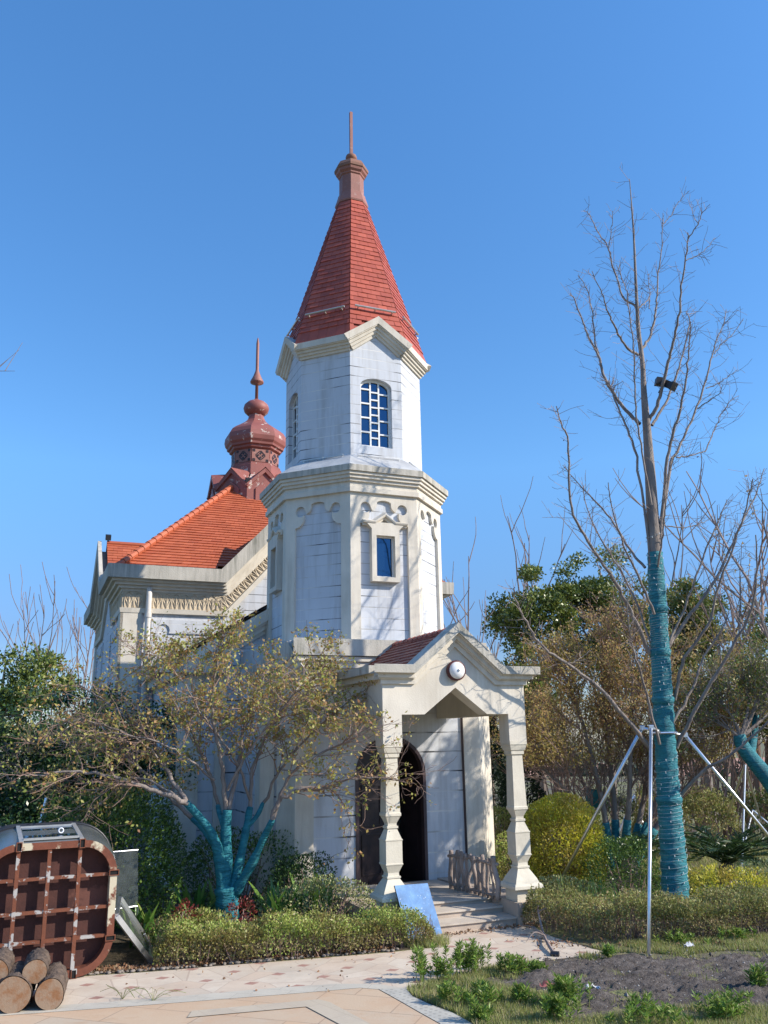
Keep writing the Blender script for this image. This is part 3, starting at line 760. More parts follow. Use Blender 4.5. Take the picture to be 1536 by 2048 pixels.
# ================================================================== GROUND
def terrain_z(x, y):
    d = np.hypot(x, y - 10)
    return np.where(d > 40, -np.clip((d - 40) / 110, 0, 1) ** 1.2 * 9, 0)
def grid(xs, ys, zf):
    X, Y = np.meshgrid(xs, ys); Z = zf(X, Y)
    V = np.stack([X, Y, Z], -1).reshape(-1, 3); nx, ny = len(xs), len(ys)
    i = np.arange(nx * ny).reshape(ny, nx)
    F = np.stack([i[:-1, :-1], i[:-1, 1:], i[1:, 1:], i[1:, :-1]], -1).reshape(-1, 4)
    return V, F
ax = np.concatenate([-np.geomspace(1500, 30, 24), np.linspace(-28, 28, 57), np.geomspace(30, 1500, 24)])
V, F = grid(ax, ax + 10, terrain_z)
def ground_mat():
    m, nt, b = nodes_of('lawn_and_soil'); n = N(nt); v = n.coord('Object')
    g = n.ramp(n.noise(v, 9, 6), [(.3, (.13, .145, .045)), (.5, (.19, .19, .07)), (.7, (.24, .20, .10))])
    so = n.ramp(n.noise(v, 30, 6), [(.35, (.07, .055, .04)), (.65, (.14, .11, .08))])
    n.link(n.mix(n.gray(n.noise(v, .6, 4), .42, .58), g, so), b.inputs['Base Color'])
    b.inputs['Roughness'].default_value = .95; n.bump(n.noise(v, 40, 6), .6, .04, b); return m
structure(quad_mesh('ground', V, F, ground_mat(), smooth=True))

def sheet(name, pts, z, m, bump=0):
    me = bpy.data.meshes.new(name)
    tri = tessellate_polygon([[Vector((x, y, 0)) for x, y in pts]])
    me.from_pydata([(x, y, z) for x, y in pts], [], [tuple(t) for t in tri]); me.update()
    for p in me.polygons:
        if p.normal.z < 0: p.flip()
    me.update()
    return structure(link(name, me, m))
def dotc(n, v, vec, c):
    d = n.new('ShaderNodeVectorMath', operation='DOT_PRODUCT'); n.link(v, d.inputs[0]); d.inputs[1].default_value = vec
    return n.math('ADD', d.outputs['Value'], c)
def path_mat():
    m, nt, b = nodes_of('pale_stone_paving'); n = N(nt); v = n.coord('Object')
    a, q = np.array([.43, -.115]), np.array([.205, .302]); inv = np.linalg.inv(np.stack([a, q], 1))
    o = np.array([-1.06, 8.84])
    s0 = dotc(n, v, (*inv[0], 0), float(.5 - inv[0] @ o) + 50); t0 = dotc(n, v, (*inv[1], 0), float(.5 - inv[1] @ o) + 50)
    def inb(x, w):
        return n.math('LESS_THAN', n.math('ABSOLUTE', n.math('SUBTRACT', n.math('FRACT', x), .5)), w)
    inset = n.math('MULTIPLY', inb(s0, .10), inb(t0, .12))
    br = n.new('ShaderNodeTexVoronoi', feature='DISTANCE_TO_EDGE'); br.inputs['Scale'].default_value = 2.6
    n.link(n.coord('Object'), br.inputs['Vector'])
    seam = n.math('LESS_THAN', br.outputs['Distance'], .010)
    vc = n.new('ShaderNodeTexVoronoi'); vc.inputs['Scale'].default_value = 2.6; n.link(n.coord('Object'), vc.inputs['Vector'])
    sh = n.new('ShaderNodeSeparateColor'); n.link(vc.outputs['Color'], sh.inputs[0])
    slab = n.ramp(sh.outputs[0], [(.1, (.56, .47, .37)), (.5, (.63, .54, .43)), (.9, (.58, .46, .35))])
    slab = n.mix(n.gray(n.noise(v, 3.5, 7, .65), .42, .7, 0, .6), slab, (.47, .36, .27))
    slab = n.mix(n.math('MULTIPLY', seam, .45), slab, (.33, .23, .18))
    dirt = n.gray(n.noise(n.coord('Object', (1, 1.6, 1)), 1.3, 7, .6), .55, .75, 0, .5)
    slab = n.mix(dirt, slab, (.34, .30, .25))
    rd = n.ramp(n.noise(v, 12, 4), [(.3, (.30, .14, .11)), (.7, (.40, .22, .17))])
    n.link(n.mix(n.math('MULTIPLY', inset, .9), slab, rd), b.inputs['Base Color'])
    b.inputs['Roughness'].default_value = .8
    n.bump(n.math('ADD', n.math('MULTIPLY', seam, -.6), n.noise(v, 60, 5)), .25, .006, b); return m
def slab_mat(name, cols, mortar, sx=1.7, rot=.3, stain=(.36, .30, .24)):
    m, nt, b = nodes_of(name); n = N(nt)
    br = n.new('ShaderNodeTexBrick'); br.offset = .37
    n.link(n.coord('Object', rot=(0, 0, rot)), br.inputs['Vector'])
    br.inputs['Scale'].default_value = sx; br.inputs['Mortar Size'].default_value = .006; br.inputs['Bias'].default_value = 0
    br.inputs['Brick Width'].default_value = .75; br.inputs['Row Height'].default_value = .42
    br.inputs['Color1'].default_value = (*cols[0], 1); br.inputs['Color2'].default_value = (*cols[1], 1); br.inputs['Mortar'].default_value = (*mortar, 1)
    v = n.coord('Object')
    c = n.mix(n.gray(n.noise(v, 2.2, 7, .65), .40, .68, 0, .7), br.outputs['Color'], cols[2])
    c = n.mix(n.gray(n.noise(n.coord('Object', (1, 2.2, 1), (0, 0, .25)), 2.4, 7, .7), .55, .75, 0, .6), c, stain)
    n.link(c, b.inputs['Base Color']); b.inputs['Roughness'].default_value = .75
    n.bump(n.math('ADD', n.math('MULTIPLY', br.outputs['Fac'], -.6), n.noise(v, 50, 5)), .25, .006, b); return m
g2 = lambda *px: [tuple(gnd(x, y)[:2]) for x, y in px]
far_edge = [(-6.0, 8.15), (-4.2, 8.55), (-3.0, 8.86), (-2.3, 9.0), (-1.6, 9.2), (-.9, 9.37), (0, 9.62), (.42, 9.78), (.5, 10.1), (.25, 10.55)]
stepR = L2W(.68, -3.5)[:2]; stepL = L2W(-.7, -3.5)[:2]
near_edge = [(1.62, 10.62), (1.75, 10.2), (2.05, 9.62), (2.2, 9.42), (1.6, 9.22), (1.02, 8.98), (.55, 8.62), (.12, 8.26)]
sheet('path', far_edge + [tuple(stepL), tuple(stepR)] + near_edge + [(-.14, 8.42), (-.5, 8.45), (-1, 8.36), (-2.25, 8.04), (-3.2, 7.86), (-6, 7.2)], .004, path_mat())
strip = slab_mat('grey_green_kerb_stone', [(.50, .46, .38), (.55, .50, .41), (.44, .40, .33)], (.34, .30, .25), 2.4, .28)
sheet('kerb_strip', [(-6, 7.21), (-3.2, 7.87), (-2.25, 8.05), (-1, 8.37), (-.5, 8.46), (-.12, 8.43), (.12, 8.27), (.12, 8.25), (-.12, 8.26), (-.28, 8.32), (-.5, 8.26), (-.96, 8.15), (-2.2, 7.88), (-3.2, 7.68), (-6, 7.0)], .008, strip)
def stud_mat():
    m, nt, b = nodes_of('studded_stone'); n = N(nt); v = n.coord('Object', (1, 1, 1), (0, 0, .9))
    vo = n.new('ShaderNodeTexVoronoi'); vo.inputs['Scale'].default_value = 17; vo.inputs['Randomness'].default_value = .25
    n.link(v, vo.inputs['Vector'])
    d = n.math('LESS_THAN', vo.outputs['Distance'], .24)
    base = n.ramp(n.noise(v, 7, 6), [(.3, (.50, .47, .40)), (.7, (.40, .38, .33))])
    n.link(n.mix(n.math('MULTIPLY', d, .5), base, (.20, .18, .16)), b.inputs['Base Color']); b.inputs['Roughness'].default_value = .8; return m
sheet('studded_strip', [(-.12, 8.27), (.12, 8.26), (.17, 8.03), (.30, 7.8), (.47, 7.57), (.60, 7.3), (.85, 6.3), (.55, 6.3), (.36, 7.3), (.2, 7.62), (.04, 7.95)], .010, stud_mat())
plaza = slab_mat('sandstone_slabs', [(.56, .40, .26), (.50, .40, .29), (.52, .33, .20)], (.34, .25, .18), 1.05, .32, (.42, .24, .13))
sheet('plaza', [(-6, 7.0), (-3.2, 7.68), (-2.2, 7.88), (-.96, 8.15), (-.5, 8.26), (-.28, 8.32), (-.12, 8.26), (.04, 7.95), (.2, 7.62), (.36, 7.3), (.8, 5.6), (-6, 5.0)], .006, plaza)
M['band'] = slab_mat('grey_beige_band_stone', [(.50, .42, .31), (.53, .45, .34), (.45, .37, .28)], (.42, .34, .25), 2.0, .9)
sheet('plaza_band', [(-1.62, 7.72), (-.62, 7.98), (-.52, 7.90), (-.10, 7.2), (-.28, 7.12), (-.70, 7.78), (-1.62, 7.55)], .012, M['band'])
# bare grey soil at the right
def soil_mat():
    m, nt, b = nodes_of('grey_gravelly_soil'); n = N(nt); v = n.coord('Object')
    c = n.ramp(n.noise(v, 14, 8, .7), [(.30, (.06, .048, .040)), (.5, (.16, .132, .113)), (.72, (.29, .25, .22))])
    c = n.mix(n.gray(n.noise(n.coord('Object', (1, 1.8, 1)), 1.6, 5), .48, .66, 0, .75), c, (.05, .038, .032))
    c = n.mix(n.gray(n.noise(v, 90, 2), .62, .68, 0, .7), c, (.32, .28, .25))
    n.link(c, b.inputs['Base Color']); b.inputs['Roughness'].default_value = .95
    n.bump(n.noise(v, 38, 8, .75), 1., .05, b)
    return m
V, F = grid(np.linspace(.9, 6.2, 150), np.linspace(7.25, 9.45, 80), lambda x, y: 0 * x)
e = np.clip(np.minimum.reduce([(V[:, 0] - 1.0 - .25 * np.sin(V[:, 1] * 5)) * 2, (9.40 - V[:, 1] + .08 * np.sin(V[:, 0] * 6)) * 3, (V[:, 1] - 7.42 - .10 * np.sin(V[:, 0] * 3.1)) * 3]), 0, 1)
lump = np.zeros(len(V))
for k in range(26):
    f = rng.uniform(2, 16, 2) * rng.choice([-1, 1], 2); lump += np.sin(V[:, 0] * f[0] + V[:, 1] * f[1] + rng.uniform(0, 6)) / (1 + np.hypot(*f) * .18)
V[:, 2] = -.03 + e * (.055 + .012 * lump + .012 * rng.normal(size=len(V)))
structure(quad_mesh('soil_patch', V, F, soil_mat(), smooth=True))
bed = mat('dark_bed_mulch', (.060, .045, .030), (.13, .10, .06), .95, 18, .7, 50)
sheet('planting_bed', [(-6.2, 8.2), (-4.2, 8.6), (-3.0, 8.9), (-2.3, 9.04), (-.9, 9.42), (0, 9.66), (.42, 9.82), (.48, 10.1), (.2, 10.55), tuple(L2W(-1.1, -3.6)[:2]), tuple(L2W(-1.1, -1.3)[:2]), (-3, 14), (-9, 15), (-9, 8)], .003, bed)

# clods and stones on the soil
mb = MB()
for k in range(900):
    x, y = rng.uniform(1.15, 4.6), rng.uniform(7.5, 9.35); r = rng.uniform(.003, .010) * (1 if rng.random() < .95 else 2.4)
    a = rng.uniform(0, 6.28, 3); q = [rng.uniform(.6, 1.2) for _ in range(6)]
    c = np.array([x, y, .035 + r * .2])
    mb.add([c + [r * q[0], 0, 0], c + [0, r * q[1], 0], c - [r * q[2], 0, 0], c - [0, r * q[3], 0], c + [0, 0, r * q[4]], c - [0, 0, r * q[5]]],
           [(0, 1, 4), (1, 2, 4), (2, 3, 4), (3, 0, 4), (1, 0, 5), (2, 1, 5), (3, 2, 5), (0, 3, 5)])
def chip_mat(name, cols):
    m, nt, b = nodes_of(name); n = N(nt); g = n.new('ShaderNodeNewGeometry')
    n.link(n.ramp(g.outputs['Random Per Island'], [((i + .5) / len(cols), c) for i, c in enumerate(cols)]), b.inputs['Base Color']); b.inputs['Roughness'].default_value = .9; return m
stuff(mb.build('soil_clods', chip_mat('clods', [(.04, .03, .028), (.10, .085, .075), (.20, .18, .16), (.36, .33, .30)])), 'loose clods and gravel scattered over the bare grey soil', 'gravel')
mb = MB()
edge = [(-3.0, 8.86), (-2.3, 9.0), (-1.6, 9.2), (-.9, 9.37), (0, 9.62)]
for k in range(190):
    i = rng.integers(0, 4); f = rng.random(); p = np.array(edge[i]) * (1 - f) + np.array(edge[i + 1]) * f
    r = rng.uniform(.010, .028); c = np.array([p[0] + rng.normal() * .03, p[1] + .03 + abs(rng.normal()) * .05, r * .5])
    th = rng.uniform(0, 3.1); m_ = MB().lathe([(r * .2, -r * .6), (r * .8, -r * .35), (r, 0), (r * .8, r * .4), (r * .25, r * .6)], 8)
    vv = np.array(m_.v) * [1.25, .85, .9]; ca, sa = math.cos(th), math.sin(th)
    mb.add(np.stack([vv[:, 0] * ca - vv[:, 1] * sa, vv[:, 0] * sa + vv[:, 1] * ca, vv[:, 2]], 1) + c, m_.f)
stuff(mb.build('cobbles', chip_mat('cobble_stone', [(.20, .17, .14), (.27, .23, .20), (.15, .13, .11), (.24, .20, .16)]), smooth=True), 'round cobbles edging the planting bed along the path', 'cobbles')

# ================================================================== PLANTS: helpers
def smooth(pts, k=5):
    P = np.array(pts, float); n = len(P)
    if n < 3: return np.array([P[0] + (P[1] - P[0]) * t for t in np.linspace(0, 1, k + 1)])
    out = []
    Q = np.vstack([2 * P[0] - P[1], P, 2 * P[-1] - P[-2]])
    for i in range(n - 1):
        a, b, c, d = Q[i:i + 4]
        for t in np.arange(k) / k:
            out.append(.5 * (2 * b + (c - a) * t + (2 * a - 5 * b + 4 * c - d) * t * t + (3 * b - a - 3 * c + d) * t ** 3))
    out.append(P[-1]); return np.array(out)
def norm(v): return v / (np.linalg.norm(v) + 1e-9)
def spawn(mb, p, d, L, r, lvl, cfg, tips, rmin=.0022):
    k = cfg.get('seg', 4); pts = [np.array(p, float)]; ds = []
    for i in range(k):
        d = norm(d + rng.normal(size=3) * cfg['wob'] + np.array([0, 0, cfg['up']])); ds.append(d)
        pts.append(pts[-1] + d * L / k)
    r1 = max(rmin, r * .4)
    mb.tube(pts, np.linspace(max(r, rmin), r1, k + 1), 3 if r < .007 else 5, cap=False)
    if lvl <= 0:
        tips.extend(pts[2:]); return
    for c in range(rng.integers(*cfg['n'])):
        f = rng.uniform(.25, 1) * (k - .01); i = int(f)
        q = pts[i] + (pts[i + 1] - pts[i]) * (f - i)
        pr = norm(np.cross(ds[i], rng.normal(size=3)))
        if 'flat' in cfg: pr[2] *= cfg['flat']; pr = norm(pr)
        a = rng.uniform(*cfg['ang'])
        spawn(mb, q, norm(ds[i] * math.cos(a) + pr * math.sin(a)), L * rng.uniform(*cfg['ratio']), r * .55, lvl - 1, cfg, tips, rmin)
def along(mb, path, rad, m, Lr, r, lvl, cfg, tips, f0=.3, f1=1., rmin=.0022):
    n = len(path)
    for c in range(m):
        f = rng.uniform(f0, f1) * (n - 1.01); i = int(f)
        q = path[i] + (path[i + 1] - path[i]) * (f - i); d = norm(path[i + 1] - path[i])
        pr = norm(np.cross(d, rng.normal(size=3)))
        if 'flat' in cfg: pr[2] *= cfg['flat']; pr = norm(pr)
        a = rng.uniform(*cfg['ang'])
        spawn(mb, q, norm(d * math.cos(a) + pr * math.sin(a)), rng.uniform(*Lr) * (1 - .45 * (f / n)), min(r, rad[i] * .6), lvl, cfg, tips, rmin)
def scatter(tips, n, s, flat=1.):
    T = np.array(tips); i = rng.integers(0, len(T), n)
    return T[i] + rng.normal(size=(n, 3)) * s * np.array([1, 1, flat])
def lumps(D, k=7, f=(2, 6)):
    s = np.zeros(len(D))
    for i in range(k): s += np.sin(D @ (unit(rng.normal(size=3)) * rng.uniform(*f)) + rng.uniform(0, 6.28))
    return s / math.sqrt(k)
def bush_pts(c, rad, n, power=2.4, shell=.4, lump=.10, zmin=.02, f=(3, 8)):
    D = unit(rng.normal(size=(n, 3)))
    sc = 1 / (np.abs(D) ** power).sum(1) ** (1 / power)
    rr = sc * (1 + lump * lumps(D, 7, f)) * (1 - shell * rng.random(n) ** 1.6)
    P = np.array(c) + D * rr[:, None] * np.array(rad)
    k = P[:, 2] > zmin
    return P[k], D[k]
def bush(name, label, cat, c, rad, n, size, m, group=None, stems=14, stem_m=None, **kw):
    base = (c[0], c[1], 0 if c[2] < 3 else c[2])
    t = thing(name, label, cat, base, group=group)
    P, D = bush_pts(c, rad, n, **kw)
    leaves('foliage', P, size, m, t, axis=D * .8 + [0, 0, .35], spread=.8)
    mb = MB()
    for k in range(stems):
        a = rng.uniform(0, 6.28); e = np.array([c[0] + rad[0] * .75 * math.cos(a) * rng.random() ** .5, c[1] + rad[1] * .75 * math.sin(a) * rng.random() ** .5, c[2] + rad[2] * rng.uniform(.0, .7)])
        b = np.array([c[0] + (e[0] - c[0]) * .3, c[1] + (e[1] - c[1]) * .3, 0])
        mid = (b + e) / 2 + rng.normal(size=3) * .04
        mb.tube(smooth([b, mid, e], 3), np.linspace(.014, .004, 7), 4, cap=False)
    mb.build('stems', stem_m or M['twig_red'], t)
    return t
def hedge(name, label, path, W, H, n, size, m, m2, cat='hedge', group=None, dry=.35, stems=260):
    path = smooth(path, 6); seg = np.diff(path, axis=0); L = np.linalg.norm(seg, axis=1); cum = np.concatenate([[0], np.cumsum(L)])
    t = thing(name, label, cat, (*path[len(path) // 2], 0), group=group)
    def cross(n, zlo=.0):
        s = rng.uniform(0, cum[-1], n); i = np.clip(np.searchsorted(cum, s) - 1, 0, len(seg) - 1); f = (s - cum[i]) / L[i]
        p = path[i] + seg[i] * f[:, None]; nn = np.stack([-seg[i][:, 1], seg[i][:, 0]], 1) / L[i][:, None]
        return s, p, nn
    s, p, nn = cross(n)
    u = rng.random(n); wv = rng.uniform(-1, 1, n); zz = rng.random(n)
    top = u < .5; front = u >= .5
    dep = rng.exponential(.06, n)
    side = np.where(rng.random(n) < .72, -1, 1)
    und = 1 + .11 * np.sin(s * 5.1 + 1) + .08 * np.sin(s * 11.7) + .07 * np.sin(s * 23 + wv * 3) + .10 * np.maximum(0, np.sin(s * 61 + wv * 9) * np.sin(s * 37 - wv * 13)) + .05 * rng.normal(size=n)
    lat = np.where(top, wv * W / 2, side * (W / 2 - dep) * (1 + .10 * np.sin(s * 7 + zz * 4)))
    z = np.where(top, H * und * (1 - .22 * np.abs(wv) ** 3) - dep * .9, H * und * (.18 + .82 * zz ** .75))
    endf = np.clip(np.minimum(s, cum[-1] - s) / .18, .25, 1) ** .5
    P = np.column_stack([p + nn * (lat * (.75 + .25 * endf))[:, None], np.maximum(z * endf, .02) + rng.normal(size=n) * .012])
    A = np.column_stack([nn * (np.sign(lat) * .4)[:, None], np.full(n, .7)])
    low = (z < H * .62) & (rng.random(n) < dry * 1.6)
    leaves('foliage', P[~low], size, m, t, axis=A[~low], spread=.8)
    if low.any() and m2: leaves('dry_foliage', P[low], size * .9, m2, t, axis=A[low], spread=1.)
    mb = MB(); s, p, nn = cross(stems)
    for k in range(stems):
        o = rng.uniform(-.5, .5) * W * .92; b = np.array([*(p[k] + nn[k] * o * .9), 0]); e = np.array([*(p[k] + nn[k] * o * 1.02 + rng.normal(size=2) * .05), H * rng.uniform(.6, .98)])
        mb.tube([b, (b + e) / 2 + rng.normal(size=3) * .02, e], [.006, .0045, .002], 3, cap=False)
    mb.build('stems', M['twig_red'], t); return t
def tree(name, label, base, crowns, n, size, m, trunk_r=.12, group=None, clumps=60, cs=.28, bark='bark', limbs=18, cat='tree', stem_top=None):
    """crowns: list of (centre, radii); leaf clumps with gaps between them"""
    t = thing(name, label, cat, base, group=group)
    cen = []
    vol = np.array([np.prod(r) for c, r in crowns]); vol = vol / vol.sum()
    for (c, r), v in zip(crowns, vol):
        k = max(4, int(clumps * v)); D = unit(rng.normal(size=(k, 3))); rr = rng.random(k) ** .42
        cen.append(np.array(c) + D * (rr * (1 + .12 * lumps(D)))[:, None] * np.array(r))
    cen = np.vstack(cen); K = len(cen)
    wgt = rng.uniform(.4, 1.5, K); cnt = (n * wgt / wgt.sum()).astype(int)
    idx = np.repeat(np.arange(K), cnt)
    sz = (cs * rng.uniform(.6, 1.25, K))[idx]
    D = unit(rng.normal(size=(len(idx), 3))) * (rng.random(len(idx)) ** .55)[:, None]
    P = cen[idx] + D * sz[:, None] * np.array([1.15, 1.15, .8])
    leaves('crown', P, size, m, t, axis=D * .7 + [0, 0, .25], spread=.9)
    mb = MB(); C0 = np.mean(cen, 0); b = np.array(base, float)
    top = np.array([C0[0], C0[1], cen[:, 2].max() - .3])
    tr = smooth([b, b + (np.array([C0[0], C0[1], C0[2]]) - b) * .5 + rng.normal(size=3) * .08, C0, top], 4)
    mb.tube(tr, np.linspace(trunk_r, trunk_r * .15, len(tr)), 8, cap=False); mb.build('trunk', M[bark], t)
    mb = MB()
    for e in cen[rng.permutation(K)[:limbs]]:
        f = rng.uniform(.3, .9); i = int(f * (len(tr) - 1)); a = tr[i]
        if e[2] < a[2]: a = tr[max(1, i // 2)]
        mb.tube(smooth([a, (a + e) / 2 + rng.normal(size=3) * .12 + [0, 0, -.05], e], 3), np.linspace(trunk_r * .35, .008, 7), 5, cap=False)
    mb.build('branches', M[bark], t); return t
def bare_tree(name, label, base, stems, cfg, r=.03, lvl=2, m=None, group=None, spread=.25, H=(2, 3), leaf=None, cat='tree', rmin=.005):
    t = thing(name, label, cat, base, group=group); mb = MB(); tips = []
    for k in range(stems):
        a = rng.uniform(0, 6.28); d = np.array([math.cos(a) * spread * rng.random(), math.sin(a) * spread * rng.random(), 1.])
        spawn(mb, np.array(base) + [d[0] * .2, d[1] * .2, 0], norm(d), rng.uniform(*H), r, lvl, cfg, tips, rmin)
    mb.build('branches', m or M['twig'], t)
    if leaf: leaves('crown', scatter(tips, leaf[0], leaf[1]), leaf[2], leaf[3], t)
    return t

LM = {}
LM['maple'] = leafmat('maple_leaves_olive_rust', [(.42, .23, .09), (.42, .34, .10), (.38, .38, .09), (.30, .34, .07), (.46, .40, .13), (.34, .16, .08), (.42, .40, .12)], .35, .5)
LM['maple_red'] = leafmat('maple_leaves_brown', [(.44, .27, .12), (.46, .33, .12), (.40, .20, .10), (.42, .37, .12), (.50, .36, .16), (.34, .31, .09)], .4, .5, patch=((.36, .30, .08), .9, .5))
LM['ever'] = leafmat('evergreen_leaves', [(.085, .125, .025), (.13, .18, .035), (.19, .24, .045), (.26, .28, .065), (.10, .13, .028)], .2, .35, .5)
LM['ever_y'] = leafmat('autumn_evergreen_leaves', [(.11, .17, .035), (.18, .23, .055), (.26, .26, .07), (.32, .22, .08), (.12, .18, .04)], .25, .4, .5)
LM['dark'] = leafmat('dark_camellia_leaves', [(.022, .055, .02), (.035, .08, .026), (.055, .11, .032), (.095, .16, .045), (.026, .06, .022)], .15, .3, .5)
LM['pale'] = leafmat('pale_shrub_leaves', [(.15, .23, .08), (.22, .30, .11), (.32, .37, .17), (.12, .19, .06)], .25, .4)
LM['round'] = leafmat('round_bush_leaves', [(.04, .09, .02), (.075, .15, .028), (.13, .22, .04), (.22, .30, .055), (.05, .11, .024)], .2, .35, .5)
LM['yellow'] = leafmat('yellow_green_bush_leaves', [(.62, .58, .06), (.72, .64, .07), (.46, .50, .05), (.60, .50, .07), (.30, .34, .04)], .35, .45, patch=((.26, .15, .06), 4.5, .6))
LM['hedge'] = leafmat('hedge_leaves', [(.34, .44, .09), (.44, .52, .13), (.22, .33, .06), (.46, .46, .15), (.34, .28, .12)], .3, .45, patch=((.20, .11, .05), 2.2, .6))
LM['hedge_dry'] = leafmat('dry_hedge_leaves', [(.33, .25, .13), (.40, .31, .17), (.25, .20, .10), (.30, .29, .11)], .25, .7)
LM['hedge_brown'] = leafmat('browned_hedge_leaves', [(.32, .32, .10), (.38, .34, .13), (.25, .32, .08), (.40, .37, .16), (.30, .21, .10)], .3, .55, patch=((.12, .14, .035), 1.8, .7))
LM['pyra'] = leafmat('variegated_shrub_leaves', [(.36, .40, .16), (.46, .48, .24), (.24, .32, .10), (.32, .25, .13)], .3, .4)
LM['weed'] = leafmat('weed_leaves', [(.15, .27, .045), (.21, .34, .055), (.28, .38, .08), (.11, .21, .035), (.30, .32, .10)], .35, .45)
LM['cypress'] = leafmat('cypress_sprays', [(.012, .030, .016), (.02, .045, .02), (.03, .06, .024)], .1, .6)
LM['strap'] = leafmat('strap_leaves', [(.06, .15, .03), (.10, .22, .04), (.18, .30, .06), (.27, .32, .08)], .3, .3, .5)
LM['cycad'] = leafmat('cycad_leaflets', [(.02, .055, .015), (.035, .075, .018), (.06, .10, .025)], .15, .35, .5)
LM['grass'] = leafmat('grass_blades', [(.26, .32, .08), (.34, .36, .11), (.42, .37, .17), (.20, .27, .06), (.44, .36, .21)], .35, .6)
LM['litter'] = leafmat('fallen_leaves', [(.24, .12, .06), (.32, .19, .10), (.18, .08, .05), (.30, .22, .13)], .1, .8)
LM['red'] = leafmat('red_nandina_leaves', [(.22, .03, .03), (.28, .06, .045), (.15, .03, .03), (.20, .09, .04)], .3, .45)

# ================================================================== THE TALL BARE TREE
YT = 11.2
base = at(1351, 1838, YT); base[2] = 0
bt = thing('bare_tree', 'tall leafless tree with teal cloth round its trunk, held by three steel poles', 'tree', base)
Zp = lambda *q: [(1080 + .2969 * x, 340 + .2969 * y) for x, y in q]
Wp = lambda *q: [(1000 + .349 * x, 1000 + .349 * y) for x, y in q]
def px3(pts, dy0=0., dy1=0.):
    n = len(pts); return [at(x, y, YT + dy0 + (dy1 - dy0) * i / (n - 1)) for i, (x, y) in enumerate(pts)]
trunk_px = [(1353, 1845), (1347, 1720), (1338, 1600), (1330, 1480), (1322, 1330), (1314, 1180), (1307, 1060), (1301, 960)] + Zp((728, 1850), (715, 1680), (700, 1500), (690, 1300), (665, 1100), (655, 950), (643, 700), (632, 450), (618, 250), (603, 60))
wid = [50, 45, 41, 38, 34.5, 31, 26, 23, 19, 17, 13, 10.5, 9.5, 8, 6, 4.5, 3.2, 1.5]
tp = smooth(px3(trunk_px), 5); tr_ = np.interp(np.linspace(0, 1, len(tp)), np.linspace(0, 1, len(wid)), wid) / 2 / 158
mb = MB().tube(tp, tr_, 14)
mb.build('trunk', M['bark'], bt, True)
# wrapping: slightly larger sleeve with folds, up to the height where the bark shows
ztop = at(1308, 1090, YT)[2]
sel = tp[:, 2] < ztop + .02; wp = smooth(tp[sel][::2], 8); wr = np.interp(wp[:, 2], tp[:, 2], tr_) * 1.0 + .010
mbw = MB(); nseg = 20; V = []; ph = rng.uniform(0, 6.28, 6)
for i, (p, r) in enumerate(zip(wp, wr)):
    for j in range(nseg):
        a = j / nseg * 2 * math.pi
        k = 1 + .035 * math.sin(p[2] * 38 + 2 * math.sin(a + ph[0])) + .03 * math.sin(p[2] * 21 + 3 * math.sin(a * 2 + ph[1])) + .015 * rng.normal()
        V.append(p + np.array([math.cos(a), math.sin(a), 0]) * r * k)
mbw.add(V, [(i * nseg + j, i * nseg + (j + 1) % nseg, (i + 1) * nseg + (j + 1) % nseg, (i + 1) * nseg + j) for i in range(len(wp) - 1) for j in range(nseg)])
sleeve = mbw.build('trunk_wrap', M['wrap'], bt, True)
for (px, py, wd) in ((1322, 1218, 44), (1330, 1305, 46), (1335, 1400, 50), (1343, 1600, 60)):     # folded cuffs where strips overlap
    c = at(px, py, YT); r = np.interp(c[2], tp[:, 2], tr_) + .012
    q = np.array([np.interp(c[2], tp[:, 2], tp[:, 0]), np.interp(c[2], tp[:, 2], tp[:, 1])])
    sub(MB().lathe([(r, c[2] - .06), (r * 1.10, c[2] - .02), (r * 1.16, c[2] + .02), (r * .98, c[2] + .05)], 14, q).build('wrap_cuff', M['wrap'], bt, True), sleeve)
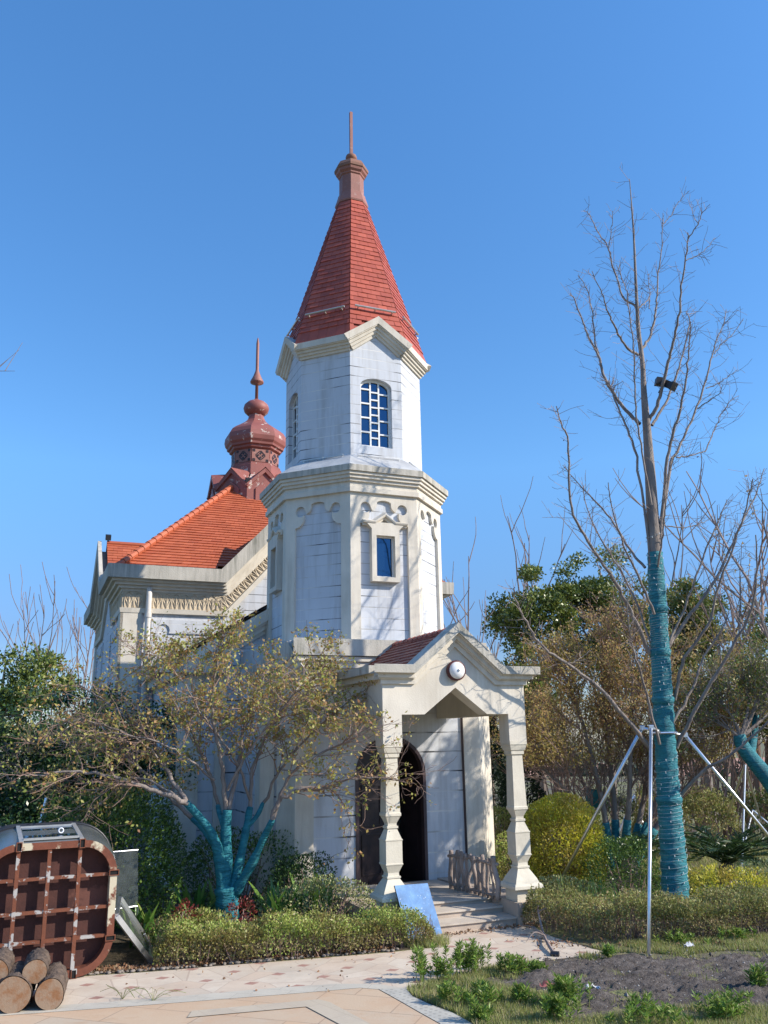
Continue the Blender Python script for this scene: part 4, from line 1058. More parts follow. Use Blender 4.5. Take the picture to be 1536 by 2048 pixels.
# fairy lights wound round it
zs = np.arange(.25, ztop + .15, .0035); hp = []
for z in zs:
    c = np.array([np.interp(z, tp[:, 2], tp[:, k]) for k in (0, 1)]); r = np.interp(z, tp[:, 2], tr_) * 1.04 + .016 + .004 * math.sin(z * 60)
    a = z / (.072 + .012 * math.sin(z * 3)) * 2 * math.pi
    hp.append((c[0] + r * math.cos(a), c[1] + r * math.sin(a), z + .012 * math.sin(a * 1.0 + 1)))
fl = MB().tube(hp, .0011, 3, cap=False).build('fairy_lights', M['wire'], bt)
mb = MB()
for i in range(3, len(hp), 5):
    p = np.array(hp[i]); mb.tube([p, p + rng.normal(size=3) * .003 + [0, 0, .022 * rng.choice([-1, 1])]], .0045, 4)
fb_ = sub(mb.build('fairy_bulbs', M['wire'], bt), fl); fb_['kind'] = 'stuff'
limbs = [
    (Zp((672, 1710), (600, 1640), (510, 1530), (440, 1400), (390, 1250), (330, 1130), (290, 1030), (240, 890), (205, 830)), 9, 2.2, .0, .7),
    (Zp((400, 1270), (375, 1170), (350, 970), (315, 800), (255, 710)), 4.5, 1.5, .4, .9),
    (Zp((662, 1245), (590, 1200), (530, 1110), (490, 1020), (450, 940), (415, 830), (350, 680)), 6.5, 1.6, 0, -.7),
    (Zp((648, 925), (560, 860), (520, 740), (480, 600), (455, 510), (390, 420), (340, 310), (295, 270)), 5.5, 1.3, 0, .5),
    (Zp((462, 520), (475, 450), (485, 350), (490, 275)), 2.6, 1.2, .3, .1),
    (Zp((678, 1220), (740, 1120), (770, 1010), (785, 880), (800, 700), (820, 500), (828, 290)), 6.5, 1.5, 0, .6),
    (Zp((828, 365), (880, 310), (930, 220), (1000, 145)), 2.4, 1.0, .6, .8),
    (Zp((735, 1690), (800, 1560), (850, 1350), (890, 1200), (930, 1000), (955, 780), (985, 580), (995, 420)), 8.5, 2.0, 0, -.8),
    (Zp((998, 465), (1060, 370), (1100, 280), (1145, 230)), 2.6, 1.0, -.8, -1),
    (Zp((985, 610), (1070, 570), (1130, 520), (1180, 455)), 2.3, 1.0, -.7, -.5),
    (Zp((755, 1720), (830, 1600), (900, 1440), (960, 1250), (1005, 1040), (985, 950)), 6.5, 2, 0, .9),
    ([(1318, 1120)] + Zp((850, 2010), (900, 1760), (960, 1560), (985, 1380), (1005, 1200), (1015, 1020)), 8, 1.8, 0, -.6),
    ([(1316, 1120)] + Zp((868, 2021), (920, 1900), (1000, 1730), (1090, 1500), (1150, 1290), (1190, 1150), (1235, 1040), (1255, 940)), 7.5, 1.6, 0, .9),
    (Zp((1010, 1720), (1110, 1900), (1160, 1790), (1200, 1690), (1270, 1570), (1340, 1520))[1:], 3, 1.2, .5, 1.),
    (Zp((920, 1935), (1010, 1925), (1110, 1895)), 3.4, 2.2, .3, .5),
    (Zp((1175, 1240), (1230, 1170), (1300, 1100), (1370, 1000)), 2.6, 1.2, .6, .8),
    (Zp((1060, 1610), (1150, 1550), (1210, 1500), (1230, 1450)), 2.8, 1.2, .3, .1),
    (Zp((1120, 1470), (1200, 1440), (1270, 1390), (1330, 1345)), 2.6, 1.2, .6, .7),
    ([(1303, 1010)] + Zp((690, 1900), (650, 1650), (640, 1400), (625, 1150), (600, 950), (580, 800), (515, 640)), 4.5, 1.4, -.15, -.8),
    ([(1308, 1190)] + Zp((665, 2021), (590, 1750), (520, 1580), (480, 1480), (460, 1420)), 6, 2.4, -.05, .2),
    (Zp((735, 935), (738, 860), (735, 780), (733, 700))[0:], 2.4, 1.2, .2, .4),
    (Zp((660, 930), (700, 900), (737, 860)), 3, 2.4, 0, .25),
    (Wp((860, 880), (780, 700), (700, 540), (600, 380), (480, 200), (400, 0)) + Zp((190, 1830), (150, 1730), (110, 1590)), 9, 2., 0, -1.2),
    (Wp((862, 815), (770, 560), (690, 400), (620, 290), (540, 150), (490, 30), (480, -80)), 5, 1.6, 0, .9),
    (Wp((884, 655), (800, 450), (740, 330), (690, 200), (640, 40), (620, -100)), 6, 1.6, -.1, -1.),
    (Wp((832, 388), (740, 280), (650, 130), (560, 20), (460, -80), (360, -200)), 6, 1.6, 0, 1.),
    (Wp((855, 1415), (700, 1230), (560, 1070), (400, 950), (250, 850), (150, 700), (85, 570), (85, 500)), 9.5, 1.8, 0, -1.),
    (Wp((915, 1400), (820, 1050), (770, 880), (740, 750), (730, 520)), 6, 1.6, -.15, -.9),
    (Wp((975, 1300), (1100, 1090), (1170, 900), (1270, 750), (1310, 650)), 6.5, 2.2, 0, .6),
    (Wp((1000, 1145), (1060, 900), (1190, 720), (1250, 500), (1340, 250), (1420, 0), (1450, -120)), 7.5, 1.8, 0, -.8),
    (Wp((960, 860), (1060, 700), (1240, 450), (1350, 200), (1450, 0), (1515, -180)), 9, 2., 0, 1.),
    (Wp((962, 835), (1080, 560), (1180, 280), (1250, 130), (1300, 0)), 5.5, 1.6, 0, .4),
    (Wp((1010, 1420), (1160, 1130), (1300, 900), (1440, 620), (1470, 400), (1465, 200)), 9, 2.2, 0, -.9),
    (Wp((1030, 1705), (1160, 1560), (1350, 1440), (1536, 1260), (1700, 1050)), 7.5, 3., 0, -.7),
    (Wp((1370, 760), (1375, 600), (1380, 450), (1350, 330)), 3.4, 1.4, .4, .7),
    (Wp((905, 385), (930, 200), (945, 60), (950, -80), (1000, -260)), 4.2, 1.4, -.1, -.6),
    (Wp((960, 150), (1060, 155), (1150, 135), (1230, 90)), 2.8, 1.2, -.2, 0),
    (Wp((320, 905), (400, 935), (470, 900), (520, 860)), 2.2, 1., -.5, -.3),
]
mb = MB(); tips = []
cfgm = dict(seg=4, wob=.16, up=.05, n=(0, 3), ang=(.6, 1.25), ratio=(.35, .7))
tw = MB()
for pts, w0, w1, d0, d1 in limbs:
    p = px3(pts, d0, d1); p = smooth(p, 5); r = np.linspace(w0, w1, len(p)) / 2 / 158
    p[1:-1] += rng.normal(size=(len(p) - 2, 3)) * .006
    mb.tube(p, r, 6, cap=False)
    Ln = np.linalg.norm(np.diff(p, axis=0), axis=1).sum()
    along(tw, p, r, int(Ln * 14), (.10, .34), .0030, 0, cfgm, tips, .18, .98, .0024)
    along(tw, p, r, int(Ln * 6), (.25, .65), .0036, 1, cfgm, tips, .25, .98, .0024)
    along(tw, p, r, int(Ln * 10), (.02, .06), .0034, 0, dict(cfgm, seg=3), tips, .1, .98, .003)
along(tw, tp[int(len(tp) * .5):], tr_[int(len(tp) * .5):], 40, (.15, .5), .004, 1, cfgm, tips, .1, 1)
mb.build('limbs', M['bark'], bt, True); tw.build('twigs', M['twig'], bt)
P = scatter([t_ for t_ in tips if 2 < t_[2] < 7], 26, .01)
leaves('last_leaves', P, .035, LM['red'], bt, droop=.4)
# flood light clamped among the limbs
fc = at(1334, 768, YT - .12); fd = norm(np.array([.5, -.55, -.55])); fs = norm(np.cross(fd, [0, 0, 1.])); fu = np.cross(fs, fd)
fl_ = thing('floodlight', 'small black floodlight clamped high among the leafless limbs', 'floodlight', fc)
MB().obox(fc + fd * .02, fd * .085, fs * .055, fu * .05).build('lamp_housing', M['black'], fl_)
MB().obox(fc + fd * .115, fd * .012, fs * .066, fu * .06).build('lamp_visor', M['black'], fl_)
MB().obox(fc - fd * .10 + [-.02, 0, .0], np.array([.012, 0, .05]), (0, .05, 0), (.06, 0, -.01)).build('ballast_box', M['black'], fl_)
MB().bar(fc - fd * .05, fc + np.array([-.10, .08, -.10]), .03, .015).build('clamp_arm', M['black'], fl_)
# steel support: three poles and a collar
top = at(1322, 1462, YT); pr = .021
sp = thing('tree_support', 'three bright steel poles and clamp ring propping the tall bare tree', 'tree support', (top[0], top[1], 0))
feet = [gnd(1297, 1912), at(1095, 1832, 12.1), np.array([5.55, 11.9, 0])]
tops = [at(1302, 1455, YT - .28), at(1284, 1456, YT + .12), at(1370, 1470, YT + .05)]
for f, t_ in zip(feet, tops):
    f = f.copy(); f[2] = -.02; MB().tube([f, f + (t_ - f) * .5, t_], pr, 10).build('pole', M['metal'], sp, True)
mb = MB()
cs_ = at(1327, 1466, YT); rr_ = .165
ringp = [cs_ + np.array([rr_ * math.cos(a), rr_ * math.sin(a), 0]) for a in np.linspace(0, 2 * math.pi, 7)]
for a, b in zip(ringp[:-1], ringp[1:]): mb.tube([a, b], .016, 8)
for t_ in tops:
    d = norm(cs_ - t_); mb.tube([t_, cs_ - d * rr_ * .9], .018, 8); mb.obox(t_, (.028, 0, 0), (0, .028, 0), (0, 0, .024)); mb.tube([t_ + [-.03, 0, .02], t_ + [.03, 0, .02]], .012, 6)
mb.build('clamp_ring', M['metal'], sp)
mb = MB()
for q in ((1120, 1762, 12.3), (1139, 1766, 12.3)):
    b = at(q[0], q[1], q[2]); mb.tube([b, b - np.array([-.02, 0, .28])], .013, 8)
mb.build('ground_stake', M['metal'], sp)

# ================================================================== LEFT JAPANESE MAPLE (teal wrapped forks)
YM = 10.6
mbase = at(455, 1850, YM); mbase[2] = 0
ml = thing('maple_tree', 'small spreading maple with olive and rust leaves and teal wrapped forks', 'maple tree', mbase)
def mp(pts, dy0=0., dy1=0.): return smooth([at(x, y, YM + dy0 + (dy1 - dy0) * i / (len(pts) - 1)) for i, (x, y) in enumerate(pts)], 5)
wr = MB()
def wrapped(pts, w0, w1, d0, d1):
    p = mp(pts, d0, d1); r = np.linspace(w0, w1, len(p)) / 2 / 167
    r = r * (1 + .06 * rng.normal(size=len(r))); wr.tube(p, r, 10)
wrapped([(455, 1862), (455, 1815), (452, 1775)], 46, 42, 0, 0)
forks = [
    ([(446, 1790), (438, 1715), (425, 1670), (395, 1630), (372, 1605)], 22, 13, 0, -.25),
    ([(448, 1790), (452, 1715), (452, 1660), (455, 1620)], 26, 19, 0, .05),
    ([(462, 1795), (480, 1720), (492, 1660), (500, 1615)], 21, 13, 0, .3),
    ([(468, 1790), (505, 1725), (530, 1670), (545, 1640)], 19, 11, 0, -.3),
    ([(430, 1690), (405, 1655), (385, 1638)], 15, 11, -.05, .3),
    ([(494, 1655), (515, 1630), (526, 1606)], 11, 8, .2, .5),
    ([(452, 1665), (440, 1630), (436, 1612)], 13, 10, .0, .35)]
for f in forks: wrapped(*f)
wr.build('trunk_wrap', M['wrap'], ml, True)
ml_limbs = [
    ([(375, 1608), (335, 1590), (290, 1575), (230, 1555), (160, 1545), (90, 1548), (50, 1552)], 11, 2, -.25, -.9),
    ([(372, 1604), (345, 1560), (315, 1500), (280, 1455), (220, 1410), (185, 1385), (155, 1370)], 10, 2, -.25, .3),
    ([(385, 1638), (350, 1605), (305, 1560), (250, 1515), (180, 1490), (100, 1478), (50, 1485)], 9, 2, .3, .5),
    ([(335, 1545), (290, 1490), (235, 1460), (160, 1440), (110, 1450)], 5, 1.5, -.1, -.7),
    ([(438, 1612), (420, 1550), (385, 1470), (345, 1400), (300, 1340), (262, 1290)], 8, 1.6, .35, .6),
    ([(452, 1618), (445, 1540), (430, 1460), (425, 1380), (440, 1310), (445, 1280)], 10, 1.6, .05, -.3),
    ([(458, 1618), (475, 1540), (490, 1450), (520, 1370), (545, 1320)], 10, 1.6, .05, .5),
    ([(500, 1615), (505, 1540), (540, 1460), (590, 1390), (640, 1345)], 9, 1.6, .3, .6),
    ([(526, 1606), (560, 1540), (610, 1480), (665, 1430), (720, 1385)], 7, 1.5, .5, .1),
    ([(545, 1640), (560, 1600), (600, 1580), (650, 1575), (690, 1560), (750, 1555), (800, 1560)], 9, 1.5, -.3, -.45),
    ([(547, 1636), (575, 1560), (640, 1510), (700, 1480), (745, 1450)], 8, 1.5, -.3, -.5),
    ([(500, 1600), (470, 1520), (410, 1440), (370, 1370), (330, 1320)], 6, 1.5, .3, -.6),
    ([(455, 1580), (500, 1500), (560, 1420), (600, 1380), (640, 1370)], 6, 1.5, 0, -.8),
    ([(430, 1560), (380, 1520), (330, 1490), (260, 1470), (200, 1465)], 5, 1.5, 0, -.6),
    ([(350, 1590), (300, 1560), (250, 1560), (200, 1580), (150, 1575)], 5, 1.5, -.3, -.3)]
mb = MB(); tw = MB(); tips = []
cm = dict(seg=4, wob=.22, up=.03, n=(2, 5), ang=(.4, 1.1), ratio=(.45, .8), flat=.45)
for pts, w0, w1, d0, d1 in ml_limbs:
    p = mp(pts, d0, d1); r = np.linspace(w0, w1, len(p)) / 2 / 167
    p[1:-1] += rng.normal(size=(len(p) - 2, 3)) * .008
    mb.tube(p, r, 7, cap=False)
    Ln = np.linalg.norm(np.diff(p, axis=0), axis=1).sum()
    along(tw, p, r, int(Ln * 9), (.25, .65), .006, 1, cm, tips, .2, 1., .0022)
    along(tw, p, r, int(Ln * 5), (.45, 1.0), .007, 2, cm, tips, .18, 1., .0022)
mb.build('limbs', M['bark'], ml, True); tw.build('twigs', M['twig_red'], ml)
T_ = np.array(tips)
d_ = T_[:, 1] * math.cos(PITCH) + (T_[:, 2] - CAM_H) * math.sin(PITCH); px_ = 768 + FPX * T_[:, 0] / d_
keep = rng.random(len(T_)) < np.interp(px_, [60, 250, 330, 640, 720, 800], [.35, .45, 1, 1, .45, .12])          # thinner on the long left limbs
leaves('crown', scatter(T_[keep], 15500, .034, .8), .045, LM['maple'], ml, droop=.15, aspect=.6)
print('maple tips', len(tips))

# ================================================================== RIGHT MAPLE (multi-stemmed, brown crown)
rb = at(1232, 1775, 15.0); rb[2] = 0
rm = thing('maple_tree', 'bushy brown-leaved maple with several teal wrapped stems behind the tall bare tree', 'maple tree', rb)
mb = MB(); wr = MB(); tw = MB(); tips = []
cr = dict(seg=4, wob=.2, up=.09, n=(3, 6), ang=(.25, .75), ratio=(.45, .75))
rs = [((1225, 1770), (1205, 1700), (1188, 1640), (1165, 1560), (1125, 1480), (1080, 1430)), ((1228, 1770), (1218, 1690), (1205, 1610), (1180, 1500), (1150, 1400), (1120, 1330)),
      ((1235, 1770), (1232, 1690), (1228, 1600), (1215, 1480), (1205, 1360), (1200, 1280)), ((1240, 1770), (1250, 1690), (1258, 1600), (1262, 1480), (1265, 1360), (1268, 1260)),
      ((1245, 1770), (1265, 1700), (1285, 1610), (1305, 1500), (1330, 1390), (1350, 1300)), ((1248, 1770), (1275, 1700), (1310, 1610), (1350, 1520), (1395, 1420), (1420, 1350)),
      ((1250, 1770), (1285, 1700), (1330, 1630), (1385, 1560), (1440, 1490), (1480, 1440)), ((1230, 1770), (1215, 1700), (1190, 1650), (1140, 1590), (1090, 1540), (1060, 1500))]
for i, s_ in enumerate(rs):
    dy = rng.uniform(-1.1, 1.3) if i % 2 else rng.uniform(-.5, 1.6)
    p = smooth([at(x, y, 15.0 + dy * j / 5) for j, (x, y) in enumerate(s_)], 5); r = np.linspace(.068, .010, len(p))
    k = 9
    wr.tube(p[:k], r[:k] * 1.1 + .008, 9); mb.tube(p, r, 7, cap=False)
    along(tw, p, r, 34, (.6, 1.3), .010, 2, cr, tips, .30, 1., .0035)
wr.tube([at(1190, 1615, 15.4), at(1195, 1580, 15.4)], .17, 10)
wr.build('trunk_wrap', M['wrap'], rm, True); mb.build('stems', M['bark'], rm, True); tw.build('twigs', M['twig_red'], rm)
T_ = np.array(tips); d_ = T_[:, 1] * math.cos(PITCH) + (T_[:, 2] - CAM_H) * math.sin(PITCH); py_ = 1024 - FPX * ((T_[:, 2] - CAM_H) * math.cos(PITCH) - T_[:, 1] * math.sin(PITCH)) / d_
tips = T_[(T_[:, 2] > 1.7) & (rng.random(len(T_)) < np.interp(py_, [1190, 1290, 1520, 1600], [.05, 1, 1, .3]))]
leaves('crown', scatter(tips, 36000, .055), .048, LM['maple_red'], rm, aspect=.6)
print('rmaple tips', len(tips))

# ================================================================== CLIPPED HEDGES AND BUSHES
hedge('clipped_hedge', 'low clipped green hedge with dry lower twigs beside the paved path, left of the steps', [(-2.35, 9.35), (-1.6, 9.50), (-.9, 9.68), (-.2, 9.88), (.36, 10.12)], .60, .31, 24000, .029, LM['hedge'], LM['hedge_dry'], group='clipped hedges', stems=420)
hedge('clipped_hedge', 'browned clipped hedge below the tall bare tree, right of the steps', [(1.80, 10.95), (2.1, 10.45), (2.6, 10.15), (3.4, 10.25), (4.2, 10.55), (5.2, 10.85)], .72, .35, 34000, .029, LM['hedge_brown'], LM['hedge_dry'], group='clipped hedges', stems=620, dry=.5)
bush('variegated_shrub', 'low pale yellow-green shrub against the left porch pedestal', 'shrub', (-.78, 10.75, .22), (.70, .42, .33), 7000, .03, LM['pyra'], stems=30)
bush('variegated_shrub', 'low mixed shrub with pinkish leaves at the foot of the left maple', 'shrub', (-2.05, 9.85, .14), (.50, .22, .24), 4500, .03, LM['hedge'], stems=30)
bush('nandina_shrub', 'small dark red leaved shrub beside the wrapped maple trunk', 'shrub', (-1.62, 10.1, .24), (.16, .14, .22), 420, .035, LM['red'], stems=8)
bush('nandina_shrub', 'small red leaved shrub at the left end of the low hedge', 'shrub', (-2.15, 9.75, .30), (.14, .12, .2), 320, .035, LM['red'], stems=8)
bush('round_bush', 'large dark green rounded bush behind the rusty capsule', 'bush', (-3.38, 11.1, .78), (.88, .8, .80), 20000, .042, LM['round'], stems=24, lump=.07)
bush('round_bush', 'dark green bush against the left church wall below the maple', 'bush', (-1.95, 12.0, .45), (.85, .45, .52), 9000, .038, LM['round'], stems=20)
bush('round_bush', 'dark glossy bush in the corner between tower and maple trunk', 'bush', (-1.12, 11.45, .32), (.42, .32, .42), 5000, .036, LM['dark'], stems=14)
bush('yellow_bush', 'round yellow-green bush with brown inner leaves beside the right porch column', 'bush', (2.33, 12.5, .66), (.60, .55, .66), 19000, .040, LM['yellow'], stems=40, lump=.045, shell=.5, f=(3, 6))
bush('round_bush', 'dark green clipped bush at the foot of the brown maple', 'bush', (3.0, 11.9, .30), (.48, .42, .52), 8000, .03, LM['round'], stems=16, lump=.05)
bush('low_shrub', 'low pale shrub with white edged leaves right of the porch pedestal', 'shrub', (2.05, 11.6, .15), (.62, .35, .26), 5000, .03, LM['pyra'], stems=20)
bush('low_shrub', 'bright green low shrub just right of the wrapped trunk', 'shrub', (4.15, 11.35, .18), (.62, .4, .32), 6000, .036, LM['yellow'], stems=20, lump=.16)
bush('low_shrub', 'pale grey-green low shrub at the right edge behind the hedge', 'shrub', (5.1, 11.9, .2), (.75, .45, .34), 5000, .032, LM['pyra'], stems=20)
bush('round_bush', 'small clipped green ball seen between porch wall and right column', 'bush', (1.78, 15.2, .55), (.36, .36, .42), 4500, .036, LM['hedge'], stems=10, lump=.04)
bush('round_bush', 'bright green bush behind the rustic railing at the porch side', 'bush', (1.95, 13.7, .32), (.40, .3, .38), 4500, .034, LM['hedge'], stems=10)
bush('round_bush', 'dark round bush on the lawn at the right edge', 'bush', (7.05, 15.0, .5), (.45, .45, .38), 3500, .04, LM['dark'], stems=10)
hedge('back_hedge', 'long loose green hedge across the far side of the lawn', [(4.2, 19.2), (6.5, 18.8), (9.0, 18.8), (11.5, 19.2)], 1.2, .85, 14000, .06, LM['ever_y'], None, group='clipped hedges', stems=60)
hedge('back_hedge', 'short brownish hedge behind the tall tree trunk', [(4.5, 16.8), (5.4, 16.5), (6.2, 16.7)], .9, .95, 8000, .05, LM['hedge_brown'], None, group='clipped hedges', stems=60)

# conifers beside the porch
def conifer(name, label, base, H, Rr, n, group):
    t = thing(name, label, 'conifer', base, group=group)
    MB().tube([base, np.array(base) + [0, 0, H]], [.05, .008], 6).build('trunk', M['bark'], t)
    z = rng.random(n) ** .8; a = rng.uniform(0, 6.28, n); rr = Rr * (1 - z * .82) * (.45 + .55 * rng.random(n) ** .5) * (1 + .25 * np.sin(z * 40 + a * 3))
    P = np.column_stack([base[0] + rr * np.cos(a), base[1] + rr * np.sin(a), base[2] + .1 + z * H])
    ax_ = np.column_stack([np.cos(a), np.sin(a), np.full(n, .9)])
    leaves('foliage', P, .075, LM['cypress'], t, axis=ax_, spread=.6, aspect=.35)
conifer('cypress', 'slim dark cypress between the porch wall and the right column', at(992, 1700, 17.5) * [1, 1, 0], 2.45, .42, 6500, 'dark conifers')
conifer('cypress', 'dark conifer just right of the right porch column', at(1052, 1690, 16.) * [1, 1, 0], 2.6, .5, 7000, 'dark conifers')

# sago palm behind the trunk
def frond_plant(name, label, cat, c, nf, L, leafL, m, elev=(.2, 1.2), trunk=.25):
    t = thing(name, label, cat, (c[0], c[1], 0))
    MB().lathe([(.12, 0), (.14, trunk * .5), (.11, trunk), (.03, trunk + .06)], 10, (c[0], c[1])).build('trunk', M['bark'], t)
    P = []; A = []; mb = MB()
    for k in range(nf):
        a = k * 2.4 + rng.uniform(-.2, .2); e = rng.uniform(*elev); l_ = L * rng.uniform(.75, 1.1)
        pts = []
        for s in np.linspace(0, 1, 14):
            r = l_ * s * math.cos(e * (1 - .55 * s)); z = trunk + l_ * (s * math.sin(e) - .55 * s * s * (.5 + .5 * math.sin(e)))
            pts.append(np.array([c[0] + r * math.cos(a), c[1] + r * math.sin(a), max(.04, z)]))
        mb.tube(pts, np.linspace(.012, .003, 14), 4, cap=False)
        sd = np.array([-math.sin(a), math.cos(a), 0])
        for i in range(2, 13):
            for f in np.linspace(0, 1, 5)[:-1]:
                p = pts[i] * (1 - f) + pts[min(13, i + 1)] * f
                for sg in (-1, 1): P.append(p); A.append(sd * sg + norm(pts[i] - pts[i - 1]) * .7 + [0, 0, .15])
    mb.build('frond_ribs', m, t)
    leaves('fronds', np.array(P), leafL, m, t, axis=np.array(A) * 4, spread=.3, aspect=.10); return t
frond_plant('sago_palm', 'dark sago palm with arching fronds behind the teal wrapped trunk', 'palm', (4.9, 13.4), 30, 1.15, .17, LM['cycad'], (.5, 1.35))
frond_plant('sago_palm', 'smaller sago palm seen between the steel pole and the brown maple', 'palm', (3.75, 14.4), 16, .75, .15, LM['cycad'], (.4, 1.3))

# strap-leaved clumps under the left maple
def strap_plant(label, c, nl, L):
    t = thing('aspidistra', label, 'plant', (c[0], c[1], 0), group='strap-leaved plants under the maple')
    V = []; F = []
    for k in range(nl):
        a = rng.uniform(0, 6.28); l_ = 1.25 * L * rng.uniform(.6, 1.1); lean = rng.uniform(.15, .75); wd = rng.uniform(.025, .045)
        b = np.array([c[0] + rng.normal() * .08, c[1] + rng.normal() * .08, 0]); dr = np.array([math.cos(a), math.sin(a), 0]); sd = np.array([-dr[1], dr[0], 0])
        o = len(V)
        for s in np.linspace(0, 1, 6):
            p = b + dr * l_ * lean * s ** 1.5 + [0, 0, l_ * (s - .35 * lean * s * s)]; w = wd * math.sin(math.pi * min(.97, .12 + s * .86)) ** .8
            V += [p - sd * w + dr * .0, p + [0, 0, -w * .35], p + sd * w]
        for i in range(5):
            for j in (0, 1): F.append((o + i * 3 + j, o + i * 3 + j + 1, o + i * 3 + j + 4, o + i * 3 + j + 3))
    quad_mesh('leaves', np.array(V), np.array(F), LM['strap'], t)
for lab, c, nl, L in (('clump of broad strap leaves right of the wrapped maple trunk', (-1.25, 10.55), 34, .48), ('clump of broad strap leaves left of the wrapped maple trunk', (-2.25, 10.7), 30, .45),
                      ('strap-leaved clump close to the rusty capsule', (-2.62, 10.1), 26, .38), ('strap-leaved clump between maple trunk and low hedge', (-2.2, 10.3), 24, .34), ('tall strap-leaved clump beside the tower corner', (-.95, 10.95), 30, .5)):
    strap_plant(lab, c, nl, L)

# ================================================================== TREES BEHIND
G = 'trees behind the church'
def X(px, py, Y): return at(px, py, Y)
tree('camellia_tree', 'dark evergreen tree standing against the left church corner', (-4.6, 13.6, 0), [((-4.55, 13.2, 2.1), (1.15, 1.0, 1.05)), ((-5.7, 13.4, 1.6), (.95, .9, .9)), ((-3.75, 13.4, 2.2), (.55, .7, .9)), ((-4.7, 12.9, 1.1), (1.0, .7, .8))], 34000, .06, LM['dark'], .09, clumps=120, cs=.34, group=G)
tree('camellia_tree', 'paler shrub-like tree at the left edge with light leaf tips', (-6.3, 13.0, 0), [((-6.25, 12.8, 2.25), (.75, .8, .85)), ((-6.6, 12.8, 1.2), (.8, .8, .9))], 13000, .055, LM['pale'], .07, clumps=46, cs=.3, group=G)
tree('evergreen_tree', 'dense rounded evergreen far behind at the left edge', (-12.3, 30, 0), [((-12.6, 30, 3.9), (2.2, 2, 1.5)), ((-14.5, 30, 4.2), (2.0, 2, 1.7)), ((-12.6, 30, 2.2), (2.6, 2, 1.6))], 15000, .15, LM['ever'], .2, clumps=70, cs=.55, group=G)
cfb = dict(seg=5, wob=.10, up=.14, n=(2, 5), ang=(.3, .75), ratio=(.35, .6))
for lab, px, n_, hh in (('thin pinkish leafless sapling tallest at the left of the nave', 165, 4, (6.0, 6.8)), ('thin leafless sapling rising left of the nave, shorter one', 125, 3, (4.8, 5.8)), ('slender leafless sapling farthest left of the nave', 95, 2, (5.0, 5.8))):
    q = at(px, 1300, 32); bare_tree('bare_sapling', lab, (q[0], 32, 0), n_, cfb, .035, 2, M['twig_red'], 'leafless saplings', .12, hh, rmin=.010)
# right side
q = X(1065, 1250, 20); tree('evergreen_tree', 'evergreen with open crown rising right behind the porch gable', (q[0], 20, 0), [((q[0], 20, q[2] + .15), (.95, .9, 1.15)), ((q[0] - .1, 20, q[2] - 1.5), (.8, .9, .9))], 19000, .085, LM['ever'], .09, clumps=62, cs=.34, group=G)
q = X(1195, 1200, 21); tree('evergreen_tree', 'taller evergreen left of the wrapped trunk with rusty leaf tips', (q[0], 21, 0), [((q[0], 21, q[2] + .4), (.85, .9, 1.0)), ((q[0] + .2, 21, q[2] - 1.0), (1.3, 1, 1.2))], 23000, .085, LM['ever'], .10, clumps=80, cs=.34, group=G)
q = X(1385, 1240, 22); tree('evergreen_tree', 'broad evergreen behind the wrapped trunk, greener on its right', (q[0], 22, 0), [((q[0] - .2, 22, q[2] + .3), (1.1, 1, 1.15)), ((q[0] + .5, 22, q[2] - .8), (1.4, 1, 1.2)), ((q[0] - .6, 22, q[2] - 1.4), (1.2, 1, .9))], 24000, .09, LM['ever_y'], .11, clumps=80, cs=.36, group=G)
q = X(1525, 1400, 18); tree('evergreen_tree', 'dark leafy tree filling the right edge above the leaning wrapped trunk', (q[0] + .3, 18, 0), [((q[0] + .2, 18, q[2] + .3), (.8, .9, 1.5)), ((q[0] + 1.3, 18, q[2] + .6), (1., 1, 1.8))], 12000, .085, LM['ever_y'], .10, clumps=46, cs=.33, group=G)
q = X(1000, 1340, 24); bare_tree('bare_sapling', 'slender leafless tree just right of the porch gable', (q[0] - .8, 24, 0), 3, dict(cfb, ang=(.25, .7)), .05, 2, M['twig'], 'leafless saplings', .12, (4.6, 5.3), rmin=.007)
q = X(1060, 1300, 25); bare_tree('bare_sapling', 'leafless tree whose tips rise above the evergreen nearest the porch', (q[0], 25, 0), 4, cfb, .05, 2, M['twig'], 'leafless saplings', .16, (5.2, 6.2), rmin=.007)
q = X(1460, 1300, 19); bare_tree('bare_sapling', 'leafless tree with rusty leaf remnants near the right edge', (q[0] + .3, 19, 0), 5, cfb, .05, 2, M['twig_red'], 'leafless saplings', .22, (4.4, 5.6), (700, .05, .07, LM['maple_red']), rmin=.006)
q = X(1535, 1200, 17); bare_tree('bare_sapling', 'leafless tree half cut by the right edge', (q[0] + .2, 17, 0), 4, cfb, .05, 2, M['twig'], 'leafless saplings', .15, (4.4, 5.4), rmin=.005)
q = X(1330, 1300, 26); bare_tree('bare_sapling', 'grey leafless tree far behind the wrapped trunk', (q[0], 26, 0), 6, cfb, .05, 2, M['twig'], 'leafless saplings', .22, (5.4, 6.6), rmin=.008)
for i, (px, Y, H, lab) in enumerate(((1405, 17.5, (2., 2.7), 'thicket of bare brown stems behind the lawn, nearest the trunk'), (1450, 18.2, (1.9, 2.6), 'thicket of bare stems on the lawn right of the trunk'), (1120, 19.5, (1.9, 2.6), 'thicket of bare stems behind the yellow-green bush'), (1500, 20., (2.2, 3.), 'thin bare thicket near the right steel pole'))):
    q = X(px, 1640, Y); bare_tree('bare_shrub', lab, (q[0], Y, 0), 16, dict(cfb, n=(1, 3)), .022, 1, M['twig_red'], 'bare shrubs', .38, H, cat='shrub', rmin=.006)
